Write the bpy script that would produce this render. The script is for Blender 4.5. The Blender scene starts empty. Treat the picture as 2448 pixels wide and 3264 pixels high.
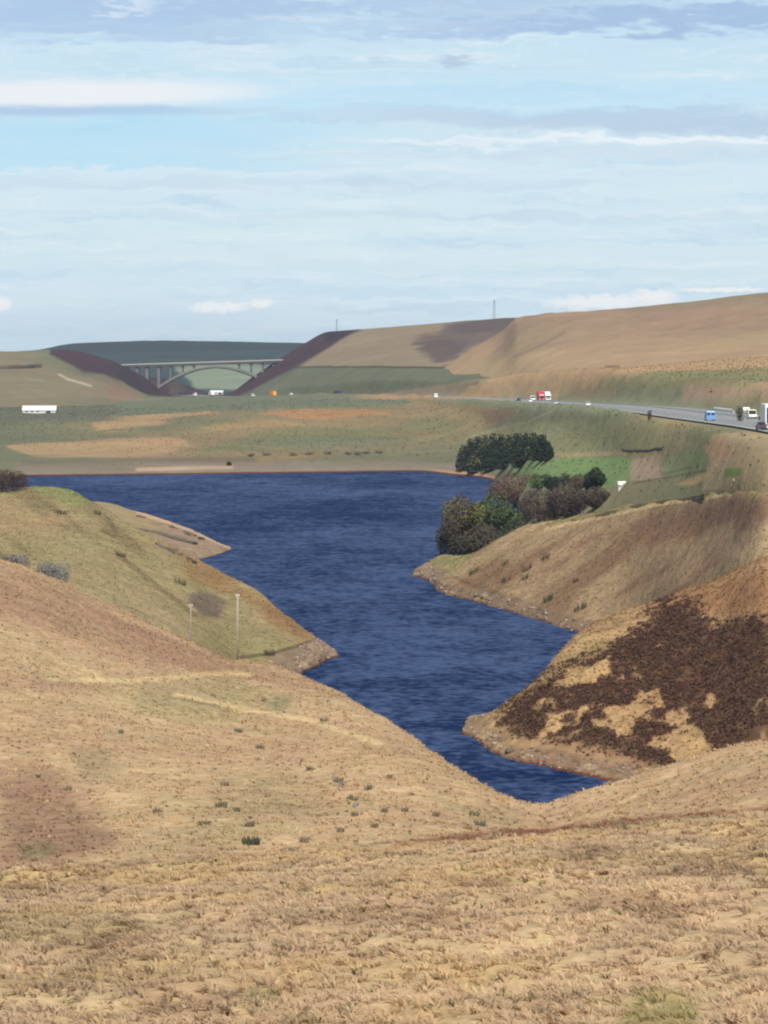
import bpy, bmesh, math, random
import numpy as np

random.seed(7)
RNG = np.random.default_rng(11)
scene = bpy.context.scene
COLL = scene.collection

# ------------------------------------------------------------------ camera
# metres; the reservoir surface is z = 0, the viewer stands on the moor 50 m above it and looks along +Y
F, HC, YH, XC = 9000.0, 50.0, 1100.0, 1224.0      # focal length in photo pixels, eye height, horizon row, centre column
cam_d = bpy.data.cameras.new('camera')
cam = bpy.data.objects.new('camera', cam_d)
COLL.objects.link(cam)
cam.location = (0, 0, HC)
cam.rotation_euler = (math.radians(90), 0, 0)
cam_d.sensor_fit = 'VERTICAL'
cam_d.sensor_height = 24.0
cam_d.lens = 24.0 * F / 3264.0
cam_d.shift_y = -(1632.0 - YH) / 3264.0
cam_d.clip_start = 0.5
cam_d.clip_end = 60000
scene.camera = cam

# ------------------------------------------------------------------ light and sky
SUN_DIR = (0.02, -0.64, 0.76)
SUN_EL = math.atan2(SUN_DIR[2], math.hypot(SUN_DIR[0], SUN_DIR[1]))
SUN_AZ = math.atan2(SUN_DIR[0], SUN_DIR[1])        # clockwise from +Y
SUN_STRENGTH, SKY_STRENGTH, EXPOSURE = 5.0, 0.10, 0.25
HAZE_DENSITY = 0.00005

sun_d = bpy.data.lights.new('sun', 'SUN')
sun_d.energy = SUN_STRENGTH
sun_d.angle = math.radians(0.6)
sun_d.color = (1.0, 0.95, 0.87)
sun = bpy.data.objects.new('sun', sun_d)
COLL.objects.link(sun)
sun.rotation_euler = (math.pi / 2 - SUN_EL, 0, math.pi - SUN_AZ)

world = bpy.data.worlds.new('World')
scene.world = world
world.use_nodes = True
WN, WL = world.node_tree.nodes, world.node_tree.links
WN.clear()


def wmath(op, a, b=None, c=None, clamp=False):
    n = WN.new('ShaderNodeMath')
    n.operation = op
    n.use_clamp = clamp
    for i, v in enumerate((a, b, c)):
        if v is None:
            continue
        if isinstance(v, (int, float)):
            n.inputs[i].default_value = v
        else:
            WL.new(v, n.inputs[i])
    return n.outputs[0]


def wsmooth(v, lo, hi):
    n = WN.new('ShaderNodeMapRange')
    n.interpolation_type = 'SMOOTHSTEP'
    WL.new(v, n.inputs[0])
    for i, x in zip((1, 2, 3, 4), (lo, hi, 0.0, 1.0)):
        n.inputs[i].default_value = x
    return n.outputs[0]


def SKC(r, g, b):
    return LC(r, g, b, 2.0 ** -EXPOSURE)


def wmix(fac, a, b):
    n = WN.new('ShaderNodeMix')
    n.data_type = 'RGBA'
    if isinstance(fac, (int, float)):
        n.inputs[0].default_value = fac
    else:
        WL.new(fac, n.inputs[0])
    for i, v in ((6, a), (7, b)):
        if isinstance(v, tuple):
            n.inputs[i].default_value = v + (1,)
        else:
            WL.new(v, n.inputs[i])
    return n.outputs[2]


def wnoise(u, v, su, sv, detail, seed, rough=0.55):
    cb = WN.new('ShaderNodeCombineXYZ')
    WL.new(wmath('MULTIPLY', u, su), cb.inputs[0])
    WL.new(wmath('MULTIPLY', v, sv), cb.inputs[1])
    cb.inputs[2].default_value = seed
    n = WN.new('ShaderNodeTexNoise')
    n.inputs['Scale'].default_value = 1.0
    n.inputs['Detail'].default_value = detail
    n.inputs['Roughness'].default_value = rough
    WL.new(cb.outputs[0], n.inputs['Vector'])
    return n.outputs[0]


def lin(c):
    c = c / 255.0
    return c / 12.92 if c <= 0.04045 else ((c + 0.055) / 1.055) ** 2.4


def LC(r, g, b, k=1.0):
    return (lin(r) * k, lin(g) * k, lin(b) * k)


tc = WN.new('ShaderNodeTexCoord')
sx = WN.new('ShaderNodeSeparateXYZ')
WL.new(tc.outputs['Generated'], sx.inputs[0])
az = wmath('ARCTAN2', sx.outputs[0], sx.outputs[1])
horiz = wmath('SQRT', wmath('ADD', wmath('MULTIPLY', sx.outputs[0], sx.outputs[0]),
                            wmath('MULTIPLY', sx.outputs[1], sx.outputs[1])))
el = wmath('ARCTAN2', sx.outputs[2], horiz)
# degrees: azimuth right of the view axis, elevation above the horizon
A = wmath('MULTIPLY', az, 57.29578)
E = wmath('MULTIPLY', el, 57.29578)
warp1 = wmath('SUBTRACT', wnoise(A, E, 0.55, 2.2, 4.0, 1.3), 0.5)
warp2 = wmath('SUBTRACT', wnoise(A, E, 1.6, 7.0, 4.0, 9.1), 0.5)
EW = wmath('ADD', E, wmath('ADD', wmath('MULTIPLY', warp1, 0.75), wmath('MULTIPLY', warp2, 0.40)))
EF = wmath('ADD', E, wmath('ADD', wmath('MULTIPLY', warp1, 0.14), wmath('MULTIPLY', warp2, 0.10)))
EX = wmath('ADD', EW, wmath('MULTIPLY', warp2, 0.7))
AW = wmath('ADD', A, wmath('MULTIPLY', warp1, 1.2))

sky = WN.new('ShaderNodeTexSky')
sky.sky_type = 'NISHITA'
sky.sun_disc = False
sky.sun_elevation = SUN_EL
sky.sun_rotation = SUN_AZ
sky.altitude = 350
sky.air_density = 1.0
sky.dust_density = 0.6
sky.ozone_density = 2.0
sc_n = WN.new('ShaderNodeVectorMath')
sc_n.operation = 'SCALE'
WL.new(sky.outputs[0], sc_n.inputs[0])
sc_n.inputs['Scale'].default_value = SKY_STRENGTH
col = sc_n.outputs[0]
DEG = 57.29578


def pxA(px):
    return math.degrees(math.atan((px - XC) / F))


def pyE(py):
    return math.degrees(math.atan((YH - py) / F))


# high thin veil, thick towards the horizon and streaky everywhere
streak = wnoise(A, EW, 0.10, 1.3, 4.0, 4.7, 0.6)
veil_low = wsmooth(E, 14.0, 0.5)
veil = wmath('ADD', wmath('MULTIPLY', veil_low, 0.80), wmath('MULTIPLY', wsmooth(streak, 0.3, 0.7), 0.18), clamp=True)
col = wmix(veil, col, SKC(208, 230, 243))
fine = wnoise(A, EW, 0.22, 5.0, 5.0, 21.0, 0.62)
col = wmix(wmath('MULTIPLY', wsmooth(fine, 0.48, 0.72), 0.75), col, SKC(226, 239, 246))
col = wmix(wmath('MULTIPLY', wsmooth(fine, 0.50, 0.28), 0.65), col, SKC(190, 217, 236))


def cloud(px, py, rx, ry, colour, op, soft=(1.25, 0.25), slope=0.0, e=None, power=2.0, a=None):
    """a cloud bank round a direction of the sky (given by where it stands in the view), radii in the same units"""
    global col
    e = EW if e is None else e
    a = AW if a is None else a
    da = wmath('MULTIPLY', wmath('SUBTRACT', a, pxA(px)), F / DEG / rx)
    de0 = wmath('SUBTRACT', e, pyE(py))
    if slope:
        de0 = wmath('ADD', de0, wmath('MULTIPLY', wmath('SUBTRACT', a, pxA(px)), slope))
    de = wmath('MULTIPLY', de0, F / DEG / ry)
    d = wmath('ADD', wmath('MULTIPLY', da, da) if power == 2.0 else wmath('POWER', wmath('ABSOLUTE', da), power), wmath('MULTIPLY', de, de))
    col = wmix(wmath('MULTIPLY', wsmooth(d, soft[0], soft[1]), op), col, SKC(*colour))


W = (1.9, -0.2)
# blue gaps between the banks
cloud(300, 420, 800, 60, (178, 223, 247), 0.75, W)
cloud(1500, 310, 1100, 60, (188, 227, 247), 0.65, W)
cloud(150, 510, 800, 42, (182, 225, 247), 0.70, W)
# grey-blue altocumulus banks at the top
cloud(200, 50, 800, 85, (164, 191, 227), 0.65, W, e=EX)
cloud(1250, 15, 900, 36, (170, 194, 228), 0.60, W, e=EX)
cloud(2200, 62, 1050, 40, (162, 188, 225), 0.85, W, slope=-0.03, e=EX)
cloud(420, 18, 110, 20, (218, 232, 246), 0.75, W, e=EX)
cloud(640, 135, 260, 22, (176, 198, 228), 0.55, W, e=EX)
# lenticular cloud and its shaded underside
cloud(80, 354, 640, 20, (168, 196, 228), 0.75, W, e=EF)
cloud(220, 304, 660, 42, (240, 243, 247), 0.90, (1.5, 0.1), e=EF, slope=-0.02)
# right-hand streets
cloud(2100, 390, 1050, 34, (178, 200, 225), 0.65, W, slope=0.02)
cloud(2050, 446, 900, 14, (242, 247, 251), 0.75, W, e=EW)
cloud(1900, 486, 900, 16, (206, 221, 234), 0.50, W)
cloud(700, 592, 1200, 18, (202, 220, 234), 0.5, W)
cloud(500, 550, 900, 12, (224, 238, 247), 0.6, W)
cloud(1500, 690, 1300, 14, (198, 218, 232), 0.45, W)
cloud(1300, 980, 260, 14, (192, 212, 227), 0.45, W)
cloud(300, 1015, 700, 26, (202, 221, 235), 0.45, W)
# small dark scud
cloud(1466, 184, 66, 15, (172, 195, 220), 0.7, W, slope=0.10)
cloud(1215, 185, 40, 12, (182, 205, 226), 0.5, W)


CUM_BUMP = wmath('SUBTRACT', wnoise(A, E, 5.0, 6.5, 3.0, 33.0, 0.6), 0.5)


def cumulus(px, py, rx, ry):
    global col
    bump = CUM_BUMP
    e = wmath('ADD', E, wmath('MULTIPLY', bump, ry / F * DEG * 2.6))
    a = wmath('ADD', A, wmath('MULTIPLY', bump, 0.25))
    cloud(px, py + ry * 0.7, rx, ry * 0.55, (214, 226, 238), 0.6, (1.6, 0.0), e=e, a=a)
    cloud(px, py, rx, ry, (248, 248, 247), 0.75, (1.6, 0.1), e=e, a=a)


cumulus(700, 980, 95, 16)
cumulus(830, 968, 38, 15)
cumulus(5, 970, 34, 20)
cumulus(1940, 965, 210, 22)
cumulus(2085, 945, 80, 24)
cumulus(2300, 925, 150, 8)

bg = WN.new('ShaderNodeBackground')
bg.inputs[1].default_value = 1.0
WL.new(col, bg.inputs[0])
world.cycles.sampling_method = 'MANUAL'
world.cycles.sample_map_resolution = 256
wo = WN.new('ShaderNodeOutputWorld')
WL.new(bg.outputs[0], wo.inputs[0])

scene.view_settings.view_transform = 'Standard'
scene.view_settings.look = 'None'
scene.view_settings.exposure = EXPOSURE
scene.view_settings.gamma = 1.0
scene.view_settings.use_curve_mapping = False
scene.cycles.use_denoising = True
scene.cycles.max_bounces = 5
scene.cycles.diffuse_bounces = 2
scene.cycles.glossy_bounces = 2
scene.cycles.transmission_bounces = 3
scene.cycles.transparent_max_bounces = 4
scene.cycles.volume_bounces = 0
scene.cycles.caustics_reflective = False
scene.cycles.caustics_refractive = False
scene.cycles.pixel_filter_type = 'BLACKMAN_HARRIS'
scene.cycles.filter_width = 2.1

# ------------------------------------------------------------------ helpers
GAIN = 1.42


def C(r, g, b):
    """albedo of a surface that shows as this colour in full sun"""
    return np.array([min(lin(x) / GAIN, 0.85) for x in (r, g, b)])


def hash2(ix, iy, seed):
    h = (ix.astype(np.int64) * 374761393 + iy.astype(np.int64) * 668265263 + seed * 974634791) & 0xffffffff
    h = ((h ^ (h >> 13)) * 1274126177) & 0xffffffff
    h = h ^ (h >> 16)
    return (h & 0xffff) / 65535.0


def vnoise(x, y, seed):
    ix, iy = np.floor(x), np.floor(y)
    fx, fy = x - ix, y - iy
    fx = fx * fx * (3 - 2 * fx)
    fy = fy * fy * (3 - 2 * fy)
    a, b = hash2(ix, iy, seed), hash2(ix + 1, iy, seed)
    c, d = hash2(ix, iy + 1, seed), hash2(ix + 1, iy + 1, seed)
    return (a * (1 - fx) + b * fx) * (1 - fy) + (c * (1 - fx) + d * fx) * fy


def fbm(x, y, wl, octv, seed, gain=0.5):
    """fractal noise in -1..1, wl = longest wavelength in metres"""
    out, amp, tot = 0.0, 1.0, 0.0
    for o in range(octv):
        out = out + amp * (vnoise(x / wl * 2 ** o + 17.3 * o, y / wl * 2 ** o - 9.1 * o, seed + o) * 2 - 1)
        tot += amp
        amp *= gain
    return out / tot * 1.5


def sstep(x, lo, hi):
    t = np.clip((x - lo) / (hi - lo), 0, 1)
    return t * t * (3 - 2 * t)


def pchip(xk, yk, x):
    """monotone cubic, vectorised over leading axis of yk (K, ...)"""
    xk = np.asarray(xk, float)
    yk = np.asarray(yk, float)
    shp = (-1,) + (1,) * (yk.ndim - 1)
    h = np.diff(xk).reshape(shp)
    dlt = np.diff(yk, axis=0) / h
    m = np.zeros_like(yk)
    w1, w2 = 2 * h[1:] + h[:-1], h[1:] + 2 * h[:-1]
    same = dlt[1:] * dlt[:-1] > 0
    with np.errstate(divide='ignore', invalid='ignore'):
        hm = (w1 + w2) / (w1 / dlt[:-1] + w2 / dlt[1:])
    m[1:-1] = np.where(same, hm, 0)
    m[0], m[-1] = dlt[0], dlt[-1]
    i = np.clip(np.searchsorted(xk, x, side='right') - 1, 0, len(xk) - 2)
    hh = (xk[i + 1] - xk[i]).reshape(shp)
    t = ((x - xk[i])).reshape(shp) / hh
    return ((1 + 2 * t) * (1 - t) ** 2 * yk[i] + t * (1 - t) ** 2 * hh * m[i]
            + t * t * (3 - 2 * t) * yk[i + 1] + t * t * (t - 1) * hh * m[i + 1])


def tag(o, label=None, cat=None, group=None, kind=None):
    if label:
        o['label'] = label
    if cat:
        o['category'] = cat
    if group:
        o['group'] = group
    if kind:
        o['kind'] = kind
    return o


def link(o, parent=None):
    COLL.objects.link(o)
    if parent is not None:
        o.parent = parent
    return o


def empty(name, loc, rz=0.0):
    o = bpy.data.objects.new(name, None)
    o.empty_display_size = 0.3
    o.location = loc
    o.rotation_euler = (0, 0, rz)
    return link(o)


def np_mesh(name, verts, faces, mats, parent=None, colour=None, smooth=False, loc=None):
    """verts (N,3), faces (M,3 or 4) -> object"""
    me = bpy.data.meshes.new(name)
    verts = np.ascontiguousarray(verts, np.float32)
    faces = np.ascontiguousarray(faces, np.int32)
    k = faces.shape[1]
    me.vertices.add(len(verts))
    me.vertices.foreach_set('co', verts.ravel())
    me.loops.add(faces.size)
    me.loops.foreach_set('vertex_index', faces.ravel())
    me.polygons.add(len(faces))
    me.polygons.foreach_set('loop_start', np.arange(0, faces.size, k, dtype=np.int32))
    me.polygons.foreach_set('loop_total', np.full(len(faces), k, np.int32))
    if smooth:
        me.polygons.foreach_set('use_smooth', np.ones(len(faces), bool))
    if colour is not None:
        at = me.color_attributes.new('Col', 'FLOAT_COLOR', 'POINT')
        rgba = np.ones((len(verts), 4), np.float32)
        rgba[:, :3] = colour
        at.data.foreach_set('color', rgba.ravel())
    me.update()
    me.validate()
    me.materials.append(mats)
    o = bpy.data.objects.new(name, me)
    if loc is not None:
        o.location = loc
    return link(o, parent)


class MB:
    """collects shapes for one mesh"""

    def __init__(self):
        self.bm = bmesh.new()

    def box(self, c, s, bevel=0.0, rz=0.0):
        r = bmesh.ops.create_cube(self.bm, size=1.0)
        vs = r['verts']
        bmesh.ops.scale(self.bm, vec=s, verts=vs)
        if rz:
            bmesh.ops.rotate(self.bm, cent=(0, 0, 0), matrix=__import__('mathutils').Matrix.Rotation(rz, 3, 'Z'), verts=vs)
        bmesh.ops.translate(self.bm, vec=c, verts=vs)
        if bevel:
            es = {e for v in vs for e in v.link_edges}
            bmesh.ops.bevel(self.bm, geom=list(es), offset=bevel, segments=2, affect='EDGES', clamp_overlap=True)
        return self

    def prism(self, prof, x0, x1):
        """profile in (y, z), extruded along x"""
        a = [self.bm.verts.new((x0, y, z)) for y, z in prof]
        b = [self.bm.verts.new((x1, y, z)) for y, z in prof]
        n = len(prof)
        self.bm.faces.new(a)
        self.bm.faces.new(b[::-1])
        for i in range(n):
            self.bm.faces.new((a[i], b[i], b[(i + 1) % n], a[(i + 1) % n]))
        return self

    def tube(self, pts, radii, seg=8, cap=True):
        import mathutils
        rings = []
        n = len(pts)
        for i, p in enumerate(pts):
            p = mathutils.Vector(p)
            d = (mathutils.Vector(pts[min(i + 1, n - 1)]) - mathutils.Vector(pts[max(i - 1, 0)])).normalized()
            ref = mathutils.Vector((0, 0, 1)) if abs(d.z) < 0.9 else mathutils.Vector((1, 0, 0))
            u = d.cross(ref).normalized()
            v = d.cross(u)
            r = radii[i] if isinstance(radii, (list, tuple)) else radii
            rings.append([self.bm.verts.new(p + (u * math.cos(t) + v * math.sin(t)) * r)
                          for t in [2 * math.pi * k / seg for k in range(seg)]])
        for a, b in zip(rings, rings[1:]):
            for k in range(seg):
                self.bm.faces.new((a[k], a[(k + 1) % seg], b[(k + 1) % seg], b[k]))
        if cap:
            self.bm.faces.new(rings[0][::-1])
            self.bm.faces.new(rings[-1])
        return self

    def build(self, name, m, parent=None, smooth=False):
        bmesh.ops.recalc_face_normals(self.bm, faces=self.bm.faces[:])
        me = bpy.data.meshes.new(name)
        self.bm.to_mesh(me)
        self.bm.free()
        me.materials.append(m)
        if smooth:
            for p in me.polygons:
                p.use_smooth = True
        return link(bpy.data.objects.new(name, me), parent)


# ------------------------------------------------------------------ materials
def new_mat(name):
    m = bpy.data.materials.new(name)
    m.use_nodes = True
    nt = m.node_tree
    b = nt.nodes['Principled BSDF']
    return m, nt, b


def plain(name, colour, rough=0.6, metal=0.0, var=0.12, scale=3.0, spec=0.3):
    m, nt, b = new_mat(name)
    N, L = nt.nodes, nt.links
    tcn = N.new('ShaderNodeTexCoord')
    nz = N.new('ShaderNodeTexNoise')
    nz.inputs['Scale'].default_value = scale
    nz.inputs['Detail'].default_value = 4
    L.new(tcn.outputs['Object'], nz.inputs['Vector'])
    mr = N.new('ShaderNodeMapRange')
    for i, v in zip((1, 2, 3, 4), (0.3, 0.7, 1 - var, 1 + var)):
        mr.inputs[i].default_value = v
    L.new(nz.outputs[0], mr.inputs[0])
    vm = N.new('ShaderNodeVectorMath')
    vm.operation = 'SCALE'
    vm.inputs[0].default_value = tuple(float(x) for x in colour)
    L.new(mr.outputs[0], vm.inputs['Scale'])
    L.new(vm.outputs[0], b.inputs['Base Color'])
    b.inputs['Roughness'].default_value = rough
    b.inputs['Metallic'].default_value = metal
    b.inputs['Specular IOR Level'].default_value = spec
    return m


def ground_mat(name, scales, amounts, bump=0.5, bump_scale=1.0, bump_dist=0.3, hue=0.08, stretch=1.0):
    """vertex albedo x procedural mottling; scales in metres"""
    m, nt, b = new_mat(name)
    N, L = nt.nodes, nt.links
    at = N.new('ShaderNodeAttribute')
    at.attribute_name = 'Col'
    geo = N.new('ShaderNodeNewGeometry')
    mp = N.new('ShaderNodeMapping')
    mp.inputs['Scale'].default_value = (1.0, 1.0 / stretch, 1.0)
    L.new(geo.outputs['Position'], mp.inputs['Vector'])
    colour = at.outputs['Color']
    for k, (s, amt) in enumerate(zip(scales, amounts)):
        nz = N.new('ShaderNodeTexNoise')
        nz.inputs['Scale'].default_value = 1.0 / s
        nz.inputs['Detail'].default_value = 5
        nz.inputs['Roughness'].default_value = 0.62
        L.new(mp.outputs[0], nz.inputs['Vector'])
        mr = N.new('ShaderNodeMapRange')
        for i, v in zip((1, 2, 3, 4), (0.32, 0.68, 1 - amt, 1 + amt)):
            mr.inputs[i].default_value = v
        L.new(nz.outputs[0], mr.inputs[0])
        vm = N.new('ShaderNodeVectorMath')
        vm.operation = 'SCALE'
        L.new(colour, vm.inputs[0])
        L.new(mr.outputs[0], vm.inputs['Scale'])
        colour = vm.outputs[0]
    # slight red / green drift of the turf
    nz = N.new('ShaderNodeTexNoise')
    nz.inputs['Scale'].default_value = 1.0 / (scales[0] * 1.7)
    nz.inputs['Detail'].default_value = 3
    L.new(mp.outputs[0], nz.inputs['Vector'])
    mr = N.new('ShaderNodeMapRange')
    for i, v in zip((1, 2, 3, 4), (0.35, 0.65, 0.5 - hue * 0.25, 0.5 + hue * 0.25)):
        mr.inputs[i].default_value = v
    L.new(nz.outputs[0], mr.inputs[0])
    hs = N.new('ShaderNodeHueSaturation')
    L.new(mr.outputs[0], hs.inputs['Hue'])
    L.new(colour, hs.inputs['Color'])
    L.new(hs.outputs[0], b.inputs['Base Color'])
    b.inputs['Roughness'].default_value = 0.95
    b.inputs['Specular IOR Level'].default_value = 0.08
    nb = N.new('ShaderNodeTexNoise')
    nb.inputs['Scale'].default_value = 1.0 / bump_scale
    nb.inputs['Detail'].default_value = 4
    nb.inputs['Roughness'].default_value = 0.65
    L.new(geo.outputs['Position'], nb.inputs['Vector'])
    bp = N.new('ShaderNodeBump')
    bp.inputs['Strength'].default_value = bump
    bp.inputs['Distance'].default_value = bump_dist
    L.new(nb.outputs[0], bp.inputs['Height'])
    L.new(bp.outputs[0], b.inputs['Normal'])
    return m


def leaf_mat(name, transl=0.25):
    m, nt, b = new_mat(name)
    N, L = nt.nodes, nt.links
    at = N.new('ShaderNodeAttribute')
    at.attribute_name = 'Col'
    L.new(at.outputs['Color'], b.inputs['Base Color'])
    b.inputs['Roughness'].default_value = 0.85
    b.inputs['Specular IOR Level'].default_value = 0.1
    tr = N.new('ShaderNodeBsdfTranslucent')
    L.new(at.outputs['Color'], tr.inputs['Color'])
    mx = N.new('ShaderNodeMixShader')
    mx.inputs[0].default_value = transl
    L.new(b.outputs[0], mx.inputs[1])
    L.new(tr.outputs[0], mx.inputs[2])
    L.new(mx.outputs[0], N['Material Output'].inputs['Surface'])
    return m


M_GRASS = leaf_mat('straw_grass', 0.6)
M_LEAF = leaf_mat('foliage', 0.2)
M_HEATHER = leaf_mat('heather_sprigs', 0.05)

# ------------------------------------------------------------------ terrain
ROAD = np.array([  # X, Y, Z of the motorway centre line
    (72, 330, 36.5), (78, 400, 35.8), (82.5, 500, 34.5), (86, 600, 33.1), (86.5, 700, 31.8), (84.5, 930, 29.4), (75, 1150, 26.2), (68.5, 1300, 24.2), (59, 1450, 22.0),
    (45.5, 1580, 20.4), (28.5, 1700, 18.8), (0, 1850, 16.4), (-45, 2020, 13.4), (-115, 2250, 9.0), (-158, 2400, 7.0), (-200, 2600, 5.5), (-265, 3000, 4.0)], float)
ry_f = np.linspace(330, 3000, 400)
ROADF = np.stack([pchip(ROAD[:, 1], ROAD[:, 0], ry_f), ry_f, pchip(ROAD[:, 1], ROAD[:, 2], ry_f)], 1)


def road_at(d):
    return np.array([np.interp(d, ROADF[:, 1], ROADF[:, 0]), d, np.interp(d, ROADF[:, 1], ROADF[:, 2])])


def zy(d, y):
    return HC - (y - YH) * d / F


def S(y):
    d = F * HC / (y - YH)
    return (d, 0.0)


def V(d, y):
    return (d, zy(d, y))


def Z(d, z):
    return (d, z)


PATCHES = {}


def patch(name, cols, nu, seg, noise, colour_fn, mat, corridor=False, kind='structure', tone=1.0):
    """a piece of terrain: cols = [(bearing column, [(distance, height), ...]), ...]"""
    pk = np.array([c[0] for c in cols], float)
    K = np.array([c[1] for c in cols], float)            # (ncol, nknot, 2)
    lo, hi = pk[0], pk[-1]
    a, b = max(lo, -60), min(hi, 2510)
    px = [np.linspace(a, b, nu)]
    if lo < a:
        px.insert(0, np.linspace(lo, a, max(8, nu // 8))[:-1])
    if hi > b:
        px.append(np.linspace(b, hi, max(8, nu // 8))[1:])
    px = np.concatenate(px)
    prof = pchip(pk, K, px)                               # (nu, nknot, 2)
    v = np.concatenate([np.linspace(i, i + 1, s, endpoint=False) for i, s in enumerate(seg)] + [[len(seg)]])
    g = pchip(np.arange(K.shape[1]), np.swapaxes(prof, 0, 1), v)      # (nv, nu, 2)
    D, Zz = g[..., 0], g[..., 1]
    PX = np.broadcast_to(px, D.shape)
    X = (PX - XC) / F * D
    Y = D
    for wl, octv, amp, sd in noise:
        Zz = Zz + fbm(X, Y, wl, octv, sd) * amp
    if corridor:
        cx = np.interp(Y, ROADF[:, 1], ROADF[:, 0])
        cz = np.interp(Y, ROADF[:, 1], ROADF[:, 2])
        dist = np.abs(X - cx)
        w = 1 - sstep(dist, 15.6, 25)
        w = np.where(Y < 420, 0, w)
        Zz = Zz * (1 - w) + (cz - 0.35) * w
        side = (X < cx) & (Y > 430)
        bund = sstep(dist, 15.4, 17.5) * (1 - sstep(dist, 20, 27)) * sstep(Y, 690, 840) * (1 - sstep(Y, 1900, 2050))
        Zz = Zz + np.where(side, bund * (1.15 + 0.35 * fbm(X, Y, 14, 3, 190)), 0)
    PY = YH + (HC - Zz) * F / D
    colour = colour_fn(X, Y, Zz, PX, PY) * tone
    nv, nuu = D.shape
    idx = np.arange(nv * nuu).reshape(nv, nuu)
    faces = np.stack([idx[:-1, :-1], idx[:-1, 1:], idx[1:, 1:], idx[1:, :-1]], -1).reshape(-1, 4)
    o = np_mesh(name, np.stack([X, Y, Zz], -1).reshape(-1, 3), faces, mat, colour=np.asarray(colour).reshape(-1, 3), smooth=True)
    tag(o, kind=kind)
    PATCHES[name] = dict(X=X, Y=Y, Z=Zz, PX=PX, PY=PY, px=px, col=np.asarray(colour), obj=o)
    return o


def patch_z(p, x, y):
    P = PATCHES[p]
    q = XC + F * x / y
    px = P['px']
    if q < px[0] or q > px[-1]:
        return -99.0
    i = int(np.clip(np.searchsorted(px, q) - 1, 0, len(px) - 2))
    t = (q - px[i]) / (px[i + 1] - px[i])
    out = []
    for k in (i, i + 1):
        Dk = P['Y'][:, k]
        if y < Dk[0] or y > Dk[-1]:
            return -99.0
        out.append(np.interp(y, Dk, P['Z'][:, k]))
    return out[0] * (1 - t) + out[1] * t


def ground_z(x, y):
    return max([0.0] + [patch_z(p, x, y) for p in PATCHES])


def at_px(px, d):
    x = (px - XC) / F * d
    return (x, d, ground_z(x, d))


def on_patch(p, px, py):
    """the point of that hillside seen in this direction"""
    P = PATCHES[p]
    cost = np.abs(P['PX'] - px) + np.abs(P['PY'] - py) * 2
    k = np.unravel_index(np.argmin(cost), cost.shape)
    x, y = (px - XC) / F * P['Y'][k], P['Y'][k]
    z = patch_z(p, x, y)
    return (x, y, z if z > -50 else P['Z'][k])


def poly_mask(px, py, poly, soft, warp=0.0, wx=None, wy=None):
    """soft membership of a polygon, edges made ragged by noise"""
    if warp:
        px = px + wx * warp
        py = py + wy * warp * 0.5
    poly = np.array(poly, float)
    inside = np.zeros(px.shape, bool)
    dist = np.full(px.shape, 1e9)
    n = len(poly)
    for i in range(n):
        x0, y0 = poly[i]
        x1, y1 = poly[(i + 1) % n]
        cond = ((y0 > py) != (y1 > py))
        with np.errstate(divide='ignore', invalid='ignore'):
            xi = (x1 - x0) * (py - y0) / (y1 - y0 + 1e-9) + x0
        inside ^= cond & (px < xi)
        ex, ey = x1 - x0, y1 - y0
        t = np.clip(((px - x0) * ex + (py - y0) * ey) / (ex * ex + ey * ey + 1e-9), 0, 1)
        dist = np.minimum(dist, np.hypot(px - x0 - t * ex, py - y0 - t * ey))
    sd = np.where(inside, dist, -dist)
    return sstep(sd, -soft, soft)


def line_mask(px, py, pts, width):
    dist = np.full(px.shape, 1e9)
    for (x0, y0), (x1, y1) in zip(pts, pts[1:]):
        ex, ey = x1 - x0, y1 - y0
        t = np.clip(((px - x0) * ex + (py - y0) * ey) / (ex * ex + ey * ey), 0, 1)
        dist = np.minimum(dist, np.hypot(px - x0 - t * ex, (py - y0 - t * ey)))
    return 1 - sstep(dist, width * 0.5, width * 1.3)


def mix(c, col2, m):
    return c * (1 - m[..., None]) + np.asarray(col2) * m[..., None]


def base_col(shape, c):
    return np.broadcast_to(np.asarray(c), shape + (3,)).copy()


exec_colours = {}


# --- the foreground moor the viewer looks across
def col_fore(X, Y, Zz, PX, PY):
    c = base_col(X.shape, C(192, 165, 127))
    n1, n2 = fbm(X, Y, 9, 4, 3), fbm(X, Y * 0.6, 4, 4, 5)
    c = mix(c, C(192, 164, 116), sstep(n1, 0.05, 0.6) * 0.8)
    c = mix(c, C(152, 122, 92), sstep(n2, 0.1, 0.7) * 0.6)
    c = mix(c, C(160, 144, 98), sstep(fbm(X, Y, 13, 3, 8), 0.45, 0.85) * 0.35)
    wx, wy = fbm(X, Y, 6, 3, 21), fbm(X, Y, 6, 3, 22)
    c = mix(c, C(158, 144, 92), poly_mask(PX, PY, [(1950, 3264), (2060, 3170), (2200, 3190), (2260, 3300), (1950, 3300)], 30, 40, wx, wy) * 0.8)
    c = mix(c, C(158, 146, 96), poly_mask(PX, PY, [(750, 3200), (830, 3150), (900, 3180), (800, 3220)], 25, 40, wx, wy) * 0.8)
    return c


def fore(px, crest, dc=125):
    zc = zy(dc, crest)
    return (px, [Z(1.0, 48.4), Z(20, 44.2), Z(40, 39.7), V(60, 3264), V(88, (3264 + 2 * crest) / 3 + 55), V(dc, crest),
                 Z(dc + 15, zc - 2.6), Z(dc + 42, zc - 9), Z(dc + 110, zc - 24)])


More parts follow.
